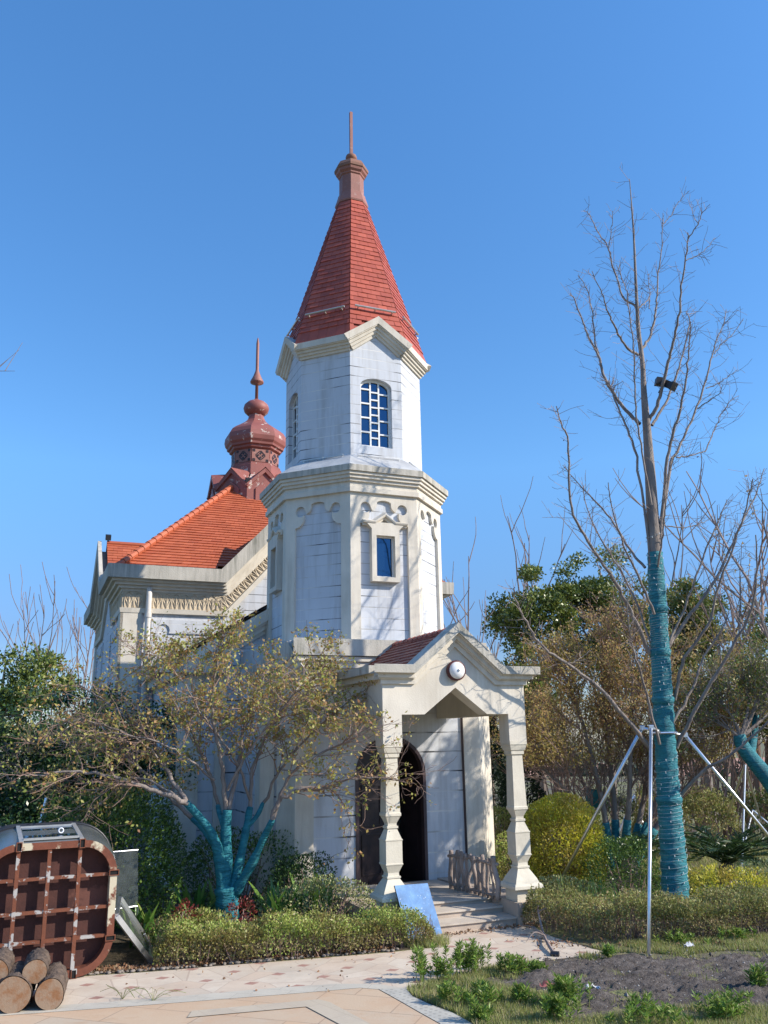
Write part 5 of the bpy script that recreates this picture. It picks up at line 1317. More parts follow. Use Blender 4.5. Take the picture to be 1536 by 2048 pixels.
# leaning trunk at the right edge, wrapped, with its own prop
b0 = at(1640, 1760, 13.6); lt = thing('leaning_tree', 'leaning teal wrapped trunk entering from the right edge', 'tree', (b0[0], b0[1], 0))
pts = smooth([(b0[0], b0[1], 0), at(1600, 1660, 13.6), at(1545, 1570, 13.6), at(1490, 1500, 13.7), at(1478, 1470, 13.7)], 4)
mb = MB().tube(pts, np.linspace(.17, .09, len(pts)), 12); mb.build('trunk_wrap', M['wrap'], lt, True)
mb = MB().tube(smooth([at(1500, 1515, 13.7), at(1508, 1470, 13.9), at(1512, 1430, 14.)], 4), np.linspace(.07, .05, 9), 8); mb.build('branch_wrap', M['wrap'], lt, True)
mb = MB(); tips = []
for e in ((1440, 1400), (1500, 1360), (1540, 1330), (1420, 1440), (1560, 1400)):
    p = smooth([at(1482, 1475, 13.7), at((1482 + e[0]) / 2 + 5, (1475 + e[1]) / 2, 13.8), at(e[0], e[1], 13.9 + rng.uniform(-.4, .4))], 5)
    mb.tube(p, np.linspace(.035, .008, len(p)), 6, cap=False); along(mb, p, np.linspace(.03, .008, len(p)), 14, (.4, .9), .008, 2, cr, tips, .3, 1, .0035)
mb.build('branches', M['bark'], lt); leaves('crown', scatter(tips, 8000, .06), .045, LM['ever_y'], lt)
# props and stakes on the lawn
def prop_set(label, apex, feet):
    t = thing('tree_support', label, 'tree support', (apex[0], apex[1], 0), group='steel props on the lawn')
    for f in feet: MB().tube([np.array([f[0], f[1], 0]), apex], .018, 8).build('pole', M['metal'], t)
a = at(1490, 1530, 15.); prop_set('thin grey steel props under the leaning trunk', a, [gnd(1483, 1748)[:2] * [1, 1], gnd(1430, 1700)[:2], gnd(1536, 1690)[:2]])
a = at(1268, 1590, 17.5); prop_set('short white steel props behind the brown maple', a, [(a[0] - .6, 17.2), (a[0] + .1, 17.0), (a[0] + .5, 18)])
a = at(1505, 1620, 18.); prop_set('thin steel props farther off on the lawn', a, [(a[0] - .5, 17.4), (a[0] + .6, 17.7)])
# slim teal wrapped trunk just behind the porch wall
b1 = at(969, 1700, 19); st = thing('wrapped_tree', 'slim teal wrapped trunk with bare twigs behind the porch wall', 'tree', (b1[0], 19, 0))
MB().tube([(b1[0], 19, 0), (b1[0] - .02, 19, 2.0), (b1[0] + .02, 19, 3.0)], [.09, .07, .06], 8).build('trunk_wrap', M['wrap'], st)
mb = MB(); tips = []
for k in range(5): spawn(mb, (b1[0] + .02, 19, 2.2 + .18 * k), norm(np.array([rng.uniform(-.6, 1), rng.normal() * .4, .9])), 1.6, .025, 2, cfb, tips, .006)
mb.build('branches', M['twig'], st)
# branch tip of a tree standing outside the left edge
lb = thing('bare_tree', 'leafless branch tips reaching in at the left edge of the sky', 'tree', (-6.4, 11, 0))
mb = MB(); tips = []
mb.tube(smooth([(-6.4, 11, 0), (-6.35, 11, 2.5), (-6.2, 11, 4.6), (-6.0, 11, 6.2)], 4), np.linspace(.12, .03, 13), 7)
e = at(-60, 790, 11); p = smooth([(-6.2, 11, 4.9), (e + [-6.2, 11, 4.9]) / 2, e, at(-12, 742, 11)], 4); mb.tube(p, np.linspace(.03, .006, len(p)), 5)
for a_, b_ in (((-12, 742), (30, 742)), ((-12, 742), (38, 700)), ((10, 742), (45, 685)), ((-20, 752), (15, 720))): mb.tube(smooth([at(*a_, 11), at(*b_, 11)], 3), np.linspace(.006, .0025, 4), 4)
mb.build('branches', M['twig'], lb)

# far wood along the horizon and the blocks of flats beyond it
P = []
for k in range(170):
    x = -170 + 2.05 * k + rng.normal(); Y = rng.uniform(95, 125); h = rng.uniform(3.0, 5.2)
    if -30 < x < 10: continue
    n_ = 190; D = unit(rng.normal(size=(n_, 3))); P.append(np.array([x, Y, float(terrain_z(np.array(x), np.array(Y))) + h * .5]) + D * [2.6, 2, h * .5] * (rng.random(n_) ** .4)[:, None])
far = leaves('distant_wood', np.vstack(P), .9, leafmat('distant_leaves', [(.05, .075, .045), (.075, .095, .06), (.10, .10, .065), (.06, .085, .06)], .2, .8), axis=np.tile([0, 0, .6], (len(np.vstack(P)), 1)))
stuff(far, 'distant low wood along the horizon beyond the lawn', 'wood')
def flats(label, c, wdt, dep, floors, cols, ang):
    t = thing('apartment_block', label, 'building', c, ang, group='distant apartment blocks', local=True)
    H = floors * 3.0
    MB().box(-wdt / 2, wdt / 2, -dep / 2, dep / 2, 0, H).build('wall', cols, t)
    MB().add([(-wdt / 2 - .6, -dep / 2 - .6, H), (wdt / 2 + .6, -dep / 2 - .6, H), (wdt / 2 + .6, dep / 2 + .6, H), (-wdt / 2 - .6, dep / 2 + .6, H), (-wdt / 2 + 4, 0, H + 3.2), (wdt / 2 - 4, 0, H + 3.2)], [(0, 1, 5, 4), (2, 3, 4, 5), (1, 2, 5), (3, 0, 4)]).build('roof', M['far_roof'], t)
    for fl in range(floors):
        for k in range(int(wdt / 4)):
            x = -wdt / 2 + 2 + 4 * k
            MB().box(x - .8, x + .8, -dep / 2 - .05, -dep / 2 + .1, fl * 3 + .8, fl * 3 + 2.5).build('window', M['far_window'], t)
M['far_roof'] = mat('far_red_roof', (.42, .24, .18), (.38, .22, .17), .8)
M['far_window'] = mat('far_window', (.14, .16, .19), (.10, .12, .14), .3)
M['far_wall'] = mat('far_cream_wall', (.60, .56, .50), (.54, .51, .46), .85, .2)
flats('far cream apartment block with red roof right of the trunk', (58, 150, -14), 26, 12, 3, M['far_wall'], .15)
flats('far cream apartment block with red roof near the right edge', (80, 165, -14.5), 30, 12, 3, M['far_wall'], -.1)
flats('far apartment block seen between porch column and brown maple', (33, 170, -15), 24, 12, 3, M['far_wall'], .1)

# a thin-leaved tree of the same row, standing to the right of the porch: its shade dapples the door wall
tree('shade_tree', 'thin-leaved tree beyond the right edge that dapples the porch wall', (7.0, 11.3, 0), [((6.75, 11.45, 4.7), (.85, 1.0, 1.15)), ((7.4, 11.0, 5.6), (.9, 1.0, 1.0))], 7000, .075, LM['ever_y'], .09, clumps=80, cs=.26, group=G)

# ================================================================== LOOSE OBJECTS
# --- overturned cabin: rounded square steel base frame facing the path, glazed shell behind it
ca = R(25); E1 = np.array([math.cos(ca), math.sin(ca), 0]); E2 = np.array([-math.sin(ca), math.cos(ca), 0]); P0 = np.array([-2.95, 8.8, 0])
cab = thing('overturned_cabin', 'overturned glazed cabin lying on its side, rusty gridded steel base showing', 'cabin', P0 + E1 * -.28)
L_, Rr_, B_, Tt = -.90, .33, .012, 1.215; rad = .33
def CP(x, z, d): return P0 + E1 * x + E2 * d + np.array([0, 0, z])
def rr_loop(x0, x1, z0, z1, r, n=8):
    return arc(x1 - r, z1 - r, r, 0, 90, n) + arc(x0 + r, z1 - r, r, 90, 180, n) + arc(x0 + r, z0 + r, r, 180, 270, n) + arc(x1 - r, z0 + r, r, 270, 360, n)
def rust_mat(name, c, paint, amt, sc=5):
    m, nt, b = nodes_of(name); n = N(nt); v = n.coord('Object')
    base = n.ramp(n.noise(v, 9, 7, .7), [(.3, c), (.7, tuple(x * .55 for x in c))])
    f = n.gray(n.noise(v, sc, 5, .6), 1 - amt - .02, 1 - amt + .02)
    n.link(n.mix(f, base, paint), b.inputs['Base Color']); b.inputs['Roughness'].default_value = .8
    n.bump(n.noise(v, 60, 5), .3, .006, b); return m
M['rust_sheet'] = rust_mat('rusty_sheet', (.085, .028, .020), (.12, .045, .032), .4, 2)
M['rust_bar'] = rust_mat('rusty_painted_bar', (.20, .062, .028), (.38, .36, .34), .44, 9)
M['rust_frame'] = rust_mat('rusty_frame_tube', (.20, .06, .03), (.52, .46, .33), .42, 3.2)
# base sheet
PL = lambda t, o, z: CP(t, z, -o)
MB().plate(PL, rr_loop(L_, Rr_, B_, Tt, rad), depth=.02, out=-.125).build('base_sheet', M['rust_sheet'], cab)
lo, li = rr_loop(L_, Rr_, B_, Tt, rad), rr_loop(L_ + .065, Rr_ - .065, B_ + .065, Tt - .065, rad - .065)
MB().plate(PL, lo, [li[::-1]], depth=.14, out=.0).build('base_frame', M['rust_frame'], cab)
for x in (-.575, -.30, -.025):
    mb = MB(); mb.plate(PL, [(x - .017, B_ + .05), (x + .017, B_ + .05), (x + .017, Tt - .05), (x - .017, Tt - .05)], depth=.05, out=-.008); mb.build('frame_bar', M['rust_bar'], cab)
for z in (.345, .60, .89):
    mb = MB(); mb.plate(PL, [(L_ + .05, z - .014), (Rr_ - .05, z - .014), (Rr_ - .05, z + .014), (L_ + .05, z + .014)], depth=.04, out=-.016); mb.build('frame_bar', M['rust_bar'], cab)
for x, z in ((-.575, Tt - .03), (-.01, Tt - .03), (-.01, B_ + .03), (-.575, B_ + .03), (Rr_ - .03, .90), (Rr_ - .03, .32), (L_ + .03, .90), (L_ + .03, .32)):   # open tube ends
    mb = MB(); w_, h_ = (.026, .042) if z > 1 or z < .1 else (.046, .026)
    mb.plate(PL, [(x - w_, z - h_), (x + w_, z - h_), (x + w_, z + h_), (x - w_, z + h_)], [[(x - w_ + .007, z - h_ + .007), (x - w_ + .007, z + h_ - .007), (x + w_ - .007, z + h_ - .007), (x + w_ - .007, z - h_ + .007)]], depth=.03, out=.012, hole_depth=.012)
    e = mb.build('tube_end', M['rust_bar'], cab)
    sub(MB().plate(PL, [(x - w_ + .006, z - h_ + .006), (x + w_ - .006, z - h_ + .006), (x + w_ - .006, z + h_ - .006), (x - w_ + .006, z + h_ - .006)], depth=.002, out=.002).build('tube_bore', M['dark'], cab), e)
# shell: swelling then closing towards the back
def glassy(name, tint, alpha, rough=.06):
    m, nt, b = nodes_of(name); n = N(nt)
    b.inputs['Base Color'].default_value = (*tint, 1); b.inputs['Roughness'].default_value = rough; b.inputs['Specular IOR Level'].default_value = .7
    tr = n.new('ShaderNodeBsdfTransparent'); tr.inputs[0].default_value = (*[.55 + x * .5 for x in tint], 1)
    mx = n.new('ShaderNodeMixShader'); lw = n.new('ShaderNodeLayerWeight'); lw.inputs[0].default_value = .35
    dirt = n.gray(n.noise(n.coord('Object'), 5, 6, .7), .4, .7, alpha * .75, min(1, alpha * 1.3))
    n.link(n.math('MAXIMUM', dirt, lw.outputs['Fresnel'], clamp=True), mx.inputs[0])
    n.link(tr.outputs[0], mx.inputs[1]); n.link(b.outputs[0], mx.inputs[2]); n.link(mx.outputs[0], nt.nodes['Material Output'].inputs[0]); return m
M['shell'] = mat('smoked_plastic_shell', (.075, .085, .09), (.11, .12, .12), .22, 3, spec=.7)
M['dirtyglass'] = glassy('dusty_clear_glass', (.16, .18, .16), .22)
prof = [(0, .0), (.10, .012), (.45, .045), (.9, .06), (1.25, .05), (1.5, -.02), (1.62, -.16)]
rings = [[CP(x, max(.004, z), d) for x, z in rr_loop(L_ - g, Rr_ + g, B_ - min(g, .0), Tt + g * 1.2, rad + g * .9)] for d, g in prof]
n_ = len(rings[0]); V = [p for r_ in rings for p in r_]
mb = MB().add(V, [(i * n_ + j, i * n_ + (j + 1) % n_, (i + 1) * n_ + (j + 1) % n_, (i + 1) * n_ + j) for i in range(len(rings) - 1) for j in range(n_)] + [tuple((len(rings) - 1) * n_ + j for j in range(n_))])
mb.build('shell', M['shell'], cab, True)
for d, g in ((.9, .06), (1.25, .05)):
    pts = [CP(x, max(.01, z), d) for x, z in rr_loop(L_ - g - .006, Rr_ + g + .006, B_, Tt + g * 1.2 + .006, rad + g)]
    MB().tube(pts + pts[:1], .016, 6).build('shell_rim', M['black'], cab, True)
zt = lambda d: Tt + 1.2 * np.interp(d, [p[0] for p in prof], [p[1] for p in prof])
mb = MB()
mb.add([CP(-.53, zt(.1) + .008, .1), CP(-.05, zt(.1) + .008, .1), CP(-.05, zt(.8) + .008, .8), CP(-.53, zt(.8) + .008, .8)], [(0, 1, 2, 3)]); mb.build('roof_window', M['glass'], cab)
mb = MB()
for a, b in ((CP(-.56, zt(.0) + .01, .0), CP(-.56, zt(.9) + .01, .9)), (CP(-.02, zt(.0) + .01, .0), CP(-.02, zt(.9) + .01, .9)), (CP(-.54, zt(.78) + .012, .8), CP(-.04, zt(.78) + .012, .8)), (CP(-.54, zt(.1) + .012, .08), CP(-.04, zt(.1) + .012, .08))): mb.bar(a, b, .04, .02)
mb.build('window_rail', M['bar'], cab)
# roll of tape left on top, litter
tape = thing('tape_roll', 'small pale roll of tape on top of the overturned cabin', 'tape', CP(-.19, zt(.3) + .02, .3))
tc = CP(-.19, zt(.3) + .036, .3); mb = MB(); V = []
for r_, d in ((.016, -.012), (.028, -.012), (.028, .012), (.016, .012)): V += [tc + E1 * r_ * math.cos(a) + np.array([0, 0, r_ * math.sin(a)]) + E2 * d for a in np.linspace(0, 2 * math.pi, 17)[:-1]]
mb.add(V, [(i * 16 + j, i * 16 + (j + 1) % 16, ((i + 1) % 4) * 16 + (j + 1) % 16, ((i + 1) % 4) * 16 + j) for i in range(4) for j in range(16)]); mb.build('roll', M['lampglass'], tape, True)
# --- pane leaning behind it
gp = thing('glass_pane', 'upright dusty sheet of glass standing behind the overturned cabin', 'glass pane', at(250, 1812, 10.0) * [1, 1, 0])
a, b = at(205, 1822, 9.85), at(276, 1812, 10.1); c, d = at(276, 1700, 10.25), at(205, 1706, 10.0)
th = np.array([.1, -.99, .05]) * .006
MB().add([a - th, b - th, c - th, d - th, a + th, b + th, c + th, d + th], [(0, 1, 2, 3), (4, 5, 6, 7), (0, 1, 5, 4), (1, 2, 6, 5), (2, 3, 7, 6), (3, 0, 4, 7)]).build('sheet', M['dirtyglass'], gp)
MB().tube([d, c], .010, 6).build('edge_trim', M['metal'], gp); 
mb = MB().tube([a, b], .009, 6).tube([a, [a[0], a[1], 0]], .012, 6).tube([b, [b[0] - .02, b[1], 0]], .012, 6); mb.build('stand_rail', M['metal'], gp)
# --- framed window leaning on the cabin's side
fw = thing('framed_window', 'grey framed window panel leaning askew on the side of the overturned cabin', 'window panel', gnd(300, 1930))
f0 = gnd(301, 1930); f0[2] = .03; f1 = f0 + np.array([-.16, .62, 0]); u0 = CP(Rr_ + .02, .50, .02); u1 = u0 + np.array([-.16, .62, .06])
for a, b in ((f0, u0), (f1, u1), (f0, f1), (u0, u1)): MB().bar(a, b, .035, .05).build('frame_bar', M['metal'], fw)
MB().add([f0, f1, u1, u0], [(0, 1, 2, 3)]).build('pane', M['dirtyglass'], fw)
mb = MB().tube([f0 + (u0 - f0) * .30 + [.02, .2, .02], f0 + (u0 - f0) * .42 + [.02, .2, .04]], .012, 6); mb.build('handle', M['metal'], fw)
# --- logs
def log_mats():
    m, nt, b = nodes_of('sawn_log_end'); n = N(nt)
    at_ = n.new('ShaderNodeAttribute'); at_.attribute_name = 'ring'
    v = n.coord('Object')
    r_ = n.math('ADD', at_.outputs['Fac'], n.math('MULTIPLY', n.noise(v, 9, 4), .10))
    w_ = n.math('SINE', n.math('MULTIPLY', r_, 95.))
    c = n.mix(n.math('MULTIPLY_ADD', w_, .14, .3), (.34, .24, .16), (.17, .105, .065))
    c = n.mix(n.gray(n.noise(v, 8, 5, .7), .44, .62, 0, .9), c, (.24, .105, .04))
    n.link(c, b.inputs['Base Color']); b.inputs['Roughness'].default_value = .85; n.bump(n.noise(v, 70, 5), .4, .006, b); return m
M['log_end'] = log_mats(); M['log_bark'] = mat('furrowed_log_bark', (.16, .115, .085), (.07, .05, .04), .95, 20, 1., 45)
def log(label, c, r, d, Ln):
    t = thing('log', label, 'log', (c[0], c[1], c[2] - r), group='sawn logs stacked in front of the cabin')
    d = norm(np.array(d, float)); u = norm(np.cross(d, [0, 0, 1.])); w_ = np.cross(u, d); n_ = 40; k = 12
    ph = rng.uniform(0, 6.28, 3); sh = lambda a: 1 + .035 * math.sin(2 * a + ph[0]) + .025 * math.sin(3 * a + ph[1])
    V = []
    for i in range(k + 1):
        for j in range(n_):
            a = 2 * math.pi * j / n_; rr = r * sh(a) * (1 + ((.03 * rng.normal() + .03 * math.sin(13 * a + 2.1 * math.sin(i * .9))) if 0 < i else .008 * rng.normal())); V.append(np.array(c) + d * Ln * i / k + (u * math.cos(a) + w_ * math.sin(a)) * rr)
    MB().add(V, [(i * n_ + j, i * n_ + (j + 1) % n_, (i + 1) * n_ + (j + 1) % n_, (i + 1) * n_ + j) for i in range(k) for j in range(n_)] + [tuple(k * n_ + j for j in range(n_))]).build('bark', M['log_bark'], t, True)
    V = [np.array(c) - d * .002]; val = [0.]
    for q in (.25, .5, .75, .96):
        for j in range(n_): a = 2 * math.pi * j / n_; V.append(np.array(c) - d * .002 + (u * math.cos(a) + w_ * math.sin(a)) * r * q * sh(a)); val.append(q)
    F = [(0, 1 + j, 1 + (j + 1) % n_) for j in range(n_)] + [(1 + i * n_ + j, 1 + (i + 1) * n_ + j, 1 + (i + 1) * n_ + (j + 1) % n_, 1 + i * n_ + (j + 1) % n_) for i in range(3) for j in range(n_)]
    o = MB().add(V, F).build('cut_end', M['log_end'], t); at_ = o.data.attributes.new('ring', 'FLOAT', 'POINT'); at_.data.foreach_set('value', val)
ld = (-.30, 1, 0)
def lc_(px, py, Y, r): q = at(px, py, Y); return np.array([q[0], q[1], q[2]])
q = at(26, 1996, 7.75); log('thick sawn log lying on the ground at the left, largest pale end', (q[0], 7.75, .142), .140, ld, .5)
q = at(99, 1992, 7.82); log('sawn log lying on the ground at the right end of the stack', (q[0], 7.82, .122), .118, ld, .55)
q = at(69, 1955, 7.86); log('sawn log resting on top of the stack with an orange end', (q[0], 7.86, .285), .096, (-.33, 1, 0), .45)
q = at(-8, 1955, 7.80); log('sawn log on top of the stack, cut by the left edge', (q[0], 7.80, .30), .095, ld, .45)
q = at(-50, 1996, 7.75); log('sawn log on the ground mostly beyond the left edge', (q[0], 7.75, .13), .128, ld, .6)
# --- blue board against the pedestal
M['blue'] = None
def blue_mat():
    m, nt, b = nodes_of('blue_weathered_board'); n = N(nt); v = n.coord('Object')
    c = n.ramp(n.noise(v, 5, 8, .7), [(.28, (.03, .10, .24)), (.5, (.06, .19, .42)), (.68, (.14, .31, .56)), (.8, (.34, .50, .68))])
    c = n.mix(n.gray(n.noise(v, 34, 4), .64, .72, 0, .6), c, (.60, .68, .76)); n.link(c, b.inputs['Base Color']); b.inputs['Roughness'].default_value = .5; return m
M['blue'] = blue_mat()
tl, tr = at(782, 1773, 10.16), at(848, 1768, 10.44); br = at(877, 1867, 10.38); bl = br + (tl - tr) * 1.02; br[2] = bl[2] = .01
bl = np.array([br[0] + (tl[0] - tr[0]), br[1] + (tl[1] - tr[1]), .01])
sh_ = norm(np.cross(br - bl, tl - bl)); sh_ = (sh_ if sh_[1] < 0 else -sh_) * .06; tl, tr, br, bl = tl + sh_, tr + sh_, br + sh_, bl + sh_
bb = thing('blue_board', 'blue weathered board with dark edges leaning on the left porch pedestal', 'board', (bl + br) / 2 * [1, 1, 0])
nb = norm(np.cross(br - bl, tl - bl)); nb = -nb if nb[1] > 0 else nb
th = nb * .008
MB().add([bl + th, br + th, tr + th, tl + th], [(0, 1, 2, 3)]).build('board_face', M['blue'], bb)
MB().add([bl + th * .9, br + th * .9, tr + th * .9, tl + th * .9, bl - th, br - th, tr - th, tl - th], [(4, 5, 6, 7), (0, 1, 5, 4), (1, 2, 6, 5), (2, 3, 7, 6), (3, 0, 4, 7)]).build('board_edge', M['black'], bb)
# --- rustic railing of crooked sticks on the porch
M['greywood'] = mat('silvered_wood', (.38, .31, .27), (.24, .19, .165), .9, 12, .6, 60, stretch=(1, 1, .4))
rl = thing('rustic_railing', 'low grey railing of crooked branches standing on the porch right side', 'railing', L2W(.55, -2.5, .2))
ra, rb_ = L2W(.50, -2.18, .225), L2W(.625, -3.16, .225)
U = rb_ - ra; Nn = norm(np.array([U[1], -U[0], 0]))
for zz in (.06, .40):
    pts = [ra + U * f + Nn * rng.normal() * .012 + [0, 0, zz + rng.normal() * .01] for f in np.linspace(-.02, 1.02, 8)]; MB().tube(smooth(pts, 3), .02, 7).build('rail', M['greywood'], rl, True)
for f in np.linspace(0, 1, 12):
    b = ra + U * f; k = rng.normal(size=3) * .018; w_ = rng.uniform(.016, .030) * (1.3 if f in (0, 1) else 1)
    h = rng.uniform(.44, .49)
    MB().tube(smooth([b, b + [k[0], k[1], h * .35], b + [-k[0], -k[1], h * .7], b + [k[1], 0, h]], 4), w_, 7).build('baluster', M['greywood'], rl, True)
for f0_, f1_ in ((.12, .32), (.55, .78), (.80, .62)):
    MB().tube(smooth([ra + U * f0_ + [0, 0, .05], ra + U * (f0_ * .4 + f1_ * .6) + Nn * .02 + [0, 0, .2], ra + U * f1_ + [0, 0, .42]], 4), .015, 6).build('brace', M['greywood'], rl, True)
# --- dead branch on the path
db = thing('dead_branch', 'dry forked branch lying on the path beside the right hedge', 'branch', gnd(1090, 1890))
b0_ = gnd(1108, 1913); mb = MB()
mb.tube(smooth([b0_ + [0, 0, .03], gnd(1094, 1893) + [0, 0, .05], gnd(1086, 1872) + [0, 0, .05], gnd(1079, 1866) + [0, 0, .22], at(1077, 1812, 10.35)], 4), np.linspace(.020, .007, 17), 7)
mb.tube(smooth([at(1078, 1822, 10.35), at(1093, 1816, 10.3)], 3), np.linspace(.007, .004, 4), 5)
for e in ((1044, 1862), (1052, 1886), (1025, 1858), (1072, 1880)):
    p = gnd(*e); mb.tube(smooth([gnd(1088, 1880) + [0, 0, .05], (p + gnd(1088, 1880)) / 2 + [0, 0, .09], p + [0, 0, .01]], 4), np.linspace(.007, .003, 9), 5)
mb.build('wood', M['twig'], db); MB().tube([b0_ + [-.03, .01, .025], b0_ + [.05, -.02, .025]], .026, 8).build('burnt_end', M['black'], db)
# --- litter
pm_ = mat('white_plastic', (.70, .70, .70), (.55, .56, .58), .5); pr_ = mat('faded_red_cloth', (.34, .10, .10), (.25, .09, .08), .9); pb_ = mat('pale_blue_plastic', (.35, .50, .65), (.25, .40, .60), .5)
def scrap(name, label, c, s, m, n=7):
    t_ = MB(); V = []
    for i in range(n):
        for j in range(n): V.append((c[0] + (i / (n - 1) - .5) * s[0] + rng.normal() * .004, c[1] + (j / (n - 1) - .5) * s[1] + rng.normal() * .004, .045 + abs(rng.normal()) * s[2]))
    t_.add(V, [(i * n + j, i * n + j + 1, (i + 1) * n + j + 1, (i + 1) * n + j) for i in range(n - 1) for j in range(n - 1)])
    tag(t_.build(name, m, None, True), label, 'litter')
scrap('cloth_scrap', 'faded red cloth scrap trodden into the grey soil', gnd(1096, 1986), (.13, .06, .018), pr_)
scrap('plastic_scrap', 'white and blue plastic scrap lying on the grey soil', gnd(1185, 1988), (.10, .04, .014), pm_)
scrap('plastic_scrap', 'small blue plastic scrap beside the white scrap on the soil', gnd(1198, 1990), (.03, .03, .012), pb_)
scrap('plastic_scrap', 'crumpled white plastic by the hedge foot near the front steel pole', gnd(1378, 1903), (.10, .05, .015), pm_)
# --- old fence of crossed wires behind the cabin
fc_ = thing('wire_fence', 'dark crossed-wire garden fence behind the overturned cabin', 'fence', (-4.5, 12.1, 0))
mb = MB(); fa, fb = np.array([-5.6, 11.9, 0]), np.array([-3.6, 12.3, 0]); U = fb - fa
for k in range(-8, 26):
    for sg in (1, -1):
        s0, s1 = k / 25, k / 25 + sg * .34; a_, b_ = (s0, 0.), (s1, 1.)
        def cl(s): return min(1, max(0, s))
        if max(s0, s1) < 0 or min(s0, s1) > 1: continue
        t0_ = 0. if 0 <= s0 <= 1 else (cl(s0) - s0) / (s1 - s0); t1_ = 1. if 0 <= s1 <= 1 else (cl(s1) - s0) / (s1 - s0)
        mb.tube([fa + U * (s0 + (s1 - s0) * t0_) + [0, 0, 1.1 * t0_], fa + U * (s0 + (s1 - s0) * t1_) + [0, 0, 1.1 * t1_]], .007, 4)
mb.build('wire_mesh', M['black'], fc_)
for f in (0, .5, 1): MB().tube([fa + U * f, fa + U * f + [0, 0, 1.2]], .022, 8).build('post', M['black'], fc_)
q = gnd(70, 1700, 0); sgp = thing('steel_stake', 'bright steel stake leaning behind the overturned cabin', 'stake', (at(78, 1640, 10.9) * [1, 1, 0]))
MB().tube([at(70, 1690, 10.9), at(93, 1596, 11.0)], .020, 8).build('tube', M['metal'], sgp)

# ================================================================== GROUND COVER
def blades(P, h, wdt, m, name):
    n = len(P); a = rng.uniform(0, 6.28, n); l_ = h * rng.uniform(.5, 1.3, n); tilt = rng.uniform(.1, .9, n)
    d = np.stack([np.cos(a) * tilt, np.sin(a) * tilt, np.ones(n)], 1); d = unit(d); sd = np.stack([-np.sin(a), np.cos(a), np.zeros(n)], 1) * wdt
    V = np.stack([P - sd, P + sd, P + d * l_[:, None]], 1).reshape(-1, 3); return quad_mesh(name, V, np.arange(3 * n).reshape(-1, 3), m)
def inside(pts, poly):
    x, y = pts[:, 0], pts[:, 1]; r_ = np.zeros(len(pts), bool); n = len(poly); j = n - 1
    for i in range(n):
        (xi, yi), (xj, yj) = poly[i], poly[j]; r_ ^= ((yi > y) != (yj > y)) & (x < (xj - xi) * (y - yi) / (yj - yi + 1e-12) + xi); j = i
    return r_
verge = [(.12, 8.27), (.55, 8.64), (1.02, 9.0), (1.6, 9.24), (2.2, 9.44), (2.05, 9.66), (2.6, 9.85), (6, 10.4), (6, 6.6), (.9, 6.3), (.60, 7.3), (.49, 7.57), (.19, 8.03)]
Q = np.column_stack([rng.uniform(.1, 6, 260000), rng.uniform(6.5, 10.2, 260000)])
Q = Q[inside(Q, verge)]
insoil = (Q[:, 0] > 1.12 + .3 * np.sin(Q[:, 1] * 5)) & (Q[:, 1] < 9.38 + .06 * np.sin(Q[:, 0] * 6)) & (Q[:, 1] > 7.52 + .12 * np.sin(Q[:, 0] * 3.1))
pat = np.sin(Q[:, 0] * 7 + 1) + np.sin(Q[:, 1] * 9) + np.sin(Q[:, 0] * 13 + Q[:, 1] * 11) + rng.normal(size=len(Q)) * .8
Q = Q[(~insoil & (pat > -1.2)) | (insoil & (pat > 2.75))]
stuff(blades(np.column_stack([Q, np.full(len(Q), .0)]), .055, .0042, LM['grass'], 'grass'), 'rough grass round the bare soil patch', 'grass')
Q = np.column_stack([rng.uniform(3.6, 10.5, 60000), rng.uniform(12.5, 19, 60000)]); 
stuff(blades(np.column_stack([Q, np.zeros(len(Q))]), .06, .006, LM['grass'], 'lawn_grass'), 'lawn grass behind the tall tree', 'grass')
Q = np.column_stack([rng.uniform(2.0, 3.1, 130), rng.uniform(10.9, 11.5, 130)]); 
stuff(blades(np.column_stack([Q, np.full(len(Q), .2)]), .30, .005, LM['strap'], 'sedge'), 'long sedge blades behind the browned hedge', 'grass')
Q = np.column_stack([rng.uniform(.1, .62, 1500), rng.uniform(9.75, 10.3, 1500)]); Q = Q[np.hypot((Q[:, 0] - .36) / .26, (Q[:, 1] - 10.0) / .3) < 1]
stuff(blades(np.column_stack([Q, np.zeros(len(Q))]), .10, .0035, LM['grass'], 'hedge_end_grass'), 'dry grass tuft at the end of the left hedge', 'grass')
# leaf litter
Pl = []
for k in range(2600):
    i = rng.integers(0, 4); f = rng.random(); p = np.array(edge[i]) * (1 - f) + np.array(edge[i + 1]) * f; Pl.append((p[0] + rng.normal() * .03, p[1] + .06 + abs(rng.normal()) * .09, .012 + rng.random() * .02))
for k in range(420): Pl.append((*L2W(rng.uniform(-.3, 1.5), -3.58 - abs(rng.normal()) * .06)[:2], .012))
for k in range(700): Pl.append((rng.uniform(1.5, 5), 9.55 + rng.random() * .3 + .12 * (rng.random() * 3), .02))
for k in range(120): Pl.append((rng.uniform(-2.5, 1.8), rng.uniform(8.2, 10.4), .012))
stuff(leaves('leaf_litter', np.array(Pl), .032, LM['litter'], spread=1, axis=np.tile([0, 0, 0.], (len(Pl), 1)), aspect=.6), 'fallen brown leaves along the hedge feet and steps', 'leaf litter')
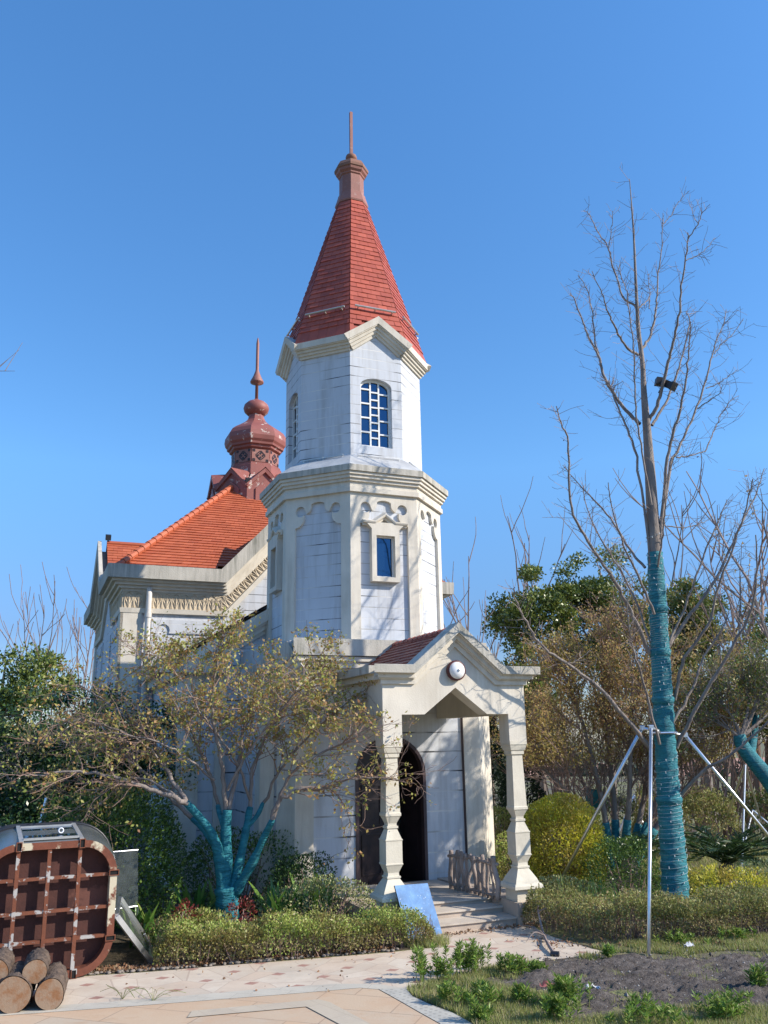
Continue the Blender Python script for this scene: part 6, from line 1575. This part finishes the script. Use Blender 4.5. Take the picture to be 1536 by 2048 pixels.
# weeds
def weed(label, c, ns, h, sp):
    t = thing('weed', label, 'weed', (c[0], c[1], 0), group='leafy weeds in the foreground grass'); P = []; A = []; mb = MB()
    for k in range(ns):
        b = np.array([c[0] + rng.normal() * sp, c[1] + rng.normal() * sp * .8, 0.]); ns_ = k; hh = h * rng.uniform(.5, 1.15); ln = rng.normal(size=2) * .12
        tp_ = b + [ln[0] * hh, ln[1] * hh, hh]; mb.tube([(c[0], c[1], -.03), b + [0, 0, .005], tp_], [.003, .004, .002], 4, cap=False)
        for i in range(int(16 + hh * 120)):
            f = rng.uniform(.15, 1) ** .7; a = rng.uniform(0, 6.28); P.append(b + (tp_ - b) * f); A.append((math.cos(a), math.sin(a), .35 + .6 * f))
    mb.build('stems', LM['weed'], t); leaves('leaves', np.array(P), .055, LM['weed'], t, axis=np.array(A) * 3, spread=.6, aspect=.22, droop=.2)
for lab, px, py, ns, h, sp in (
    ('tall bright weed at the corner where grass meets the kerb', 845, 1965, 9, .26, .035), ('widest bright weed clump along the path edge', 930, 1950, 26, .26, .09), ('small weed beside the kerb corner weed', 885, 1962, 10, .17, .04),
    ('dark compact weed at the edge of the grey soil', 1022, 1948, 16, .15, .06), ('tiny weed sprig on the path verge before the hedge', 1215, 1918, 9, .10, .025), ('low weeds by the browned hedge foot', 1365, 1890, 12, .11, .10),
    ('weed tuft below the browned hedge at the right', 1475, 1880, 12, .12, .1), ('weed in the grass below the path edge clump', 895, 2010, 10, .14, .05), ('pale weeds in the middle of the foreground grass', 975, 2010, 16, .15, .10),
    ('bushy weed in front of the grey soil', 1130, 2015, 22, .20, .07), ('dark weed left of the bushy weed in front of the soil', 1045, 2010, 12, .12, .05), ('bright weed at the bottom of the foreground grass', 1110, 2046, 18, .18, .08),
    ('low weed mat in the bottom right foreground', 1290, 2046, 22, .13, .14), ('tall weed at the right edge of the grey soil', 1522, 1985, 14, .22, .06), ('weed clump in the bottom right corner', 1450, 2040, 22, .17, .10), ('weed sprig in front of the kerb studs', 960, 2046, 12, .15, .06),
    ('loose weeds by the verge between kerb and soil', 1075, 1945, 10, .10, .05)):
    q = gnd(px, py); weed(lab, q, ns, h, sp)
for lab, x, y in (('thin grass sprig growing from the path joint', -2.02, 8.04), ('thin wilted sprig lying on the path', -2.3, 8.12)):
    t = thing('grass_sprig', lab, 'weed', (x, y, 0), group='sprigs in the paving joints'); mb = MB()
    for k in range(9): e = rng.normal(size=2) * .10; mb.tube(smooth([(x, y, 0), (x + e[0] * .5, y + e[1] * .5, .05 + .05 * rng.random()), (x + e[0] * 1.3, y + e[1], .02 + .1 * rng.random())], 3), .002, 3)
    mb.build('blades', LM['grass'], t)
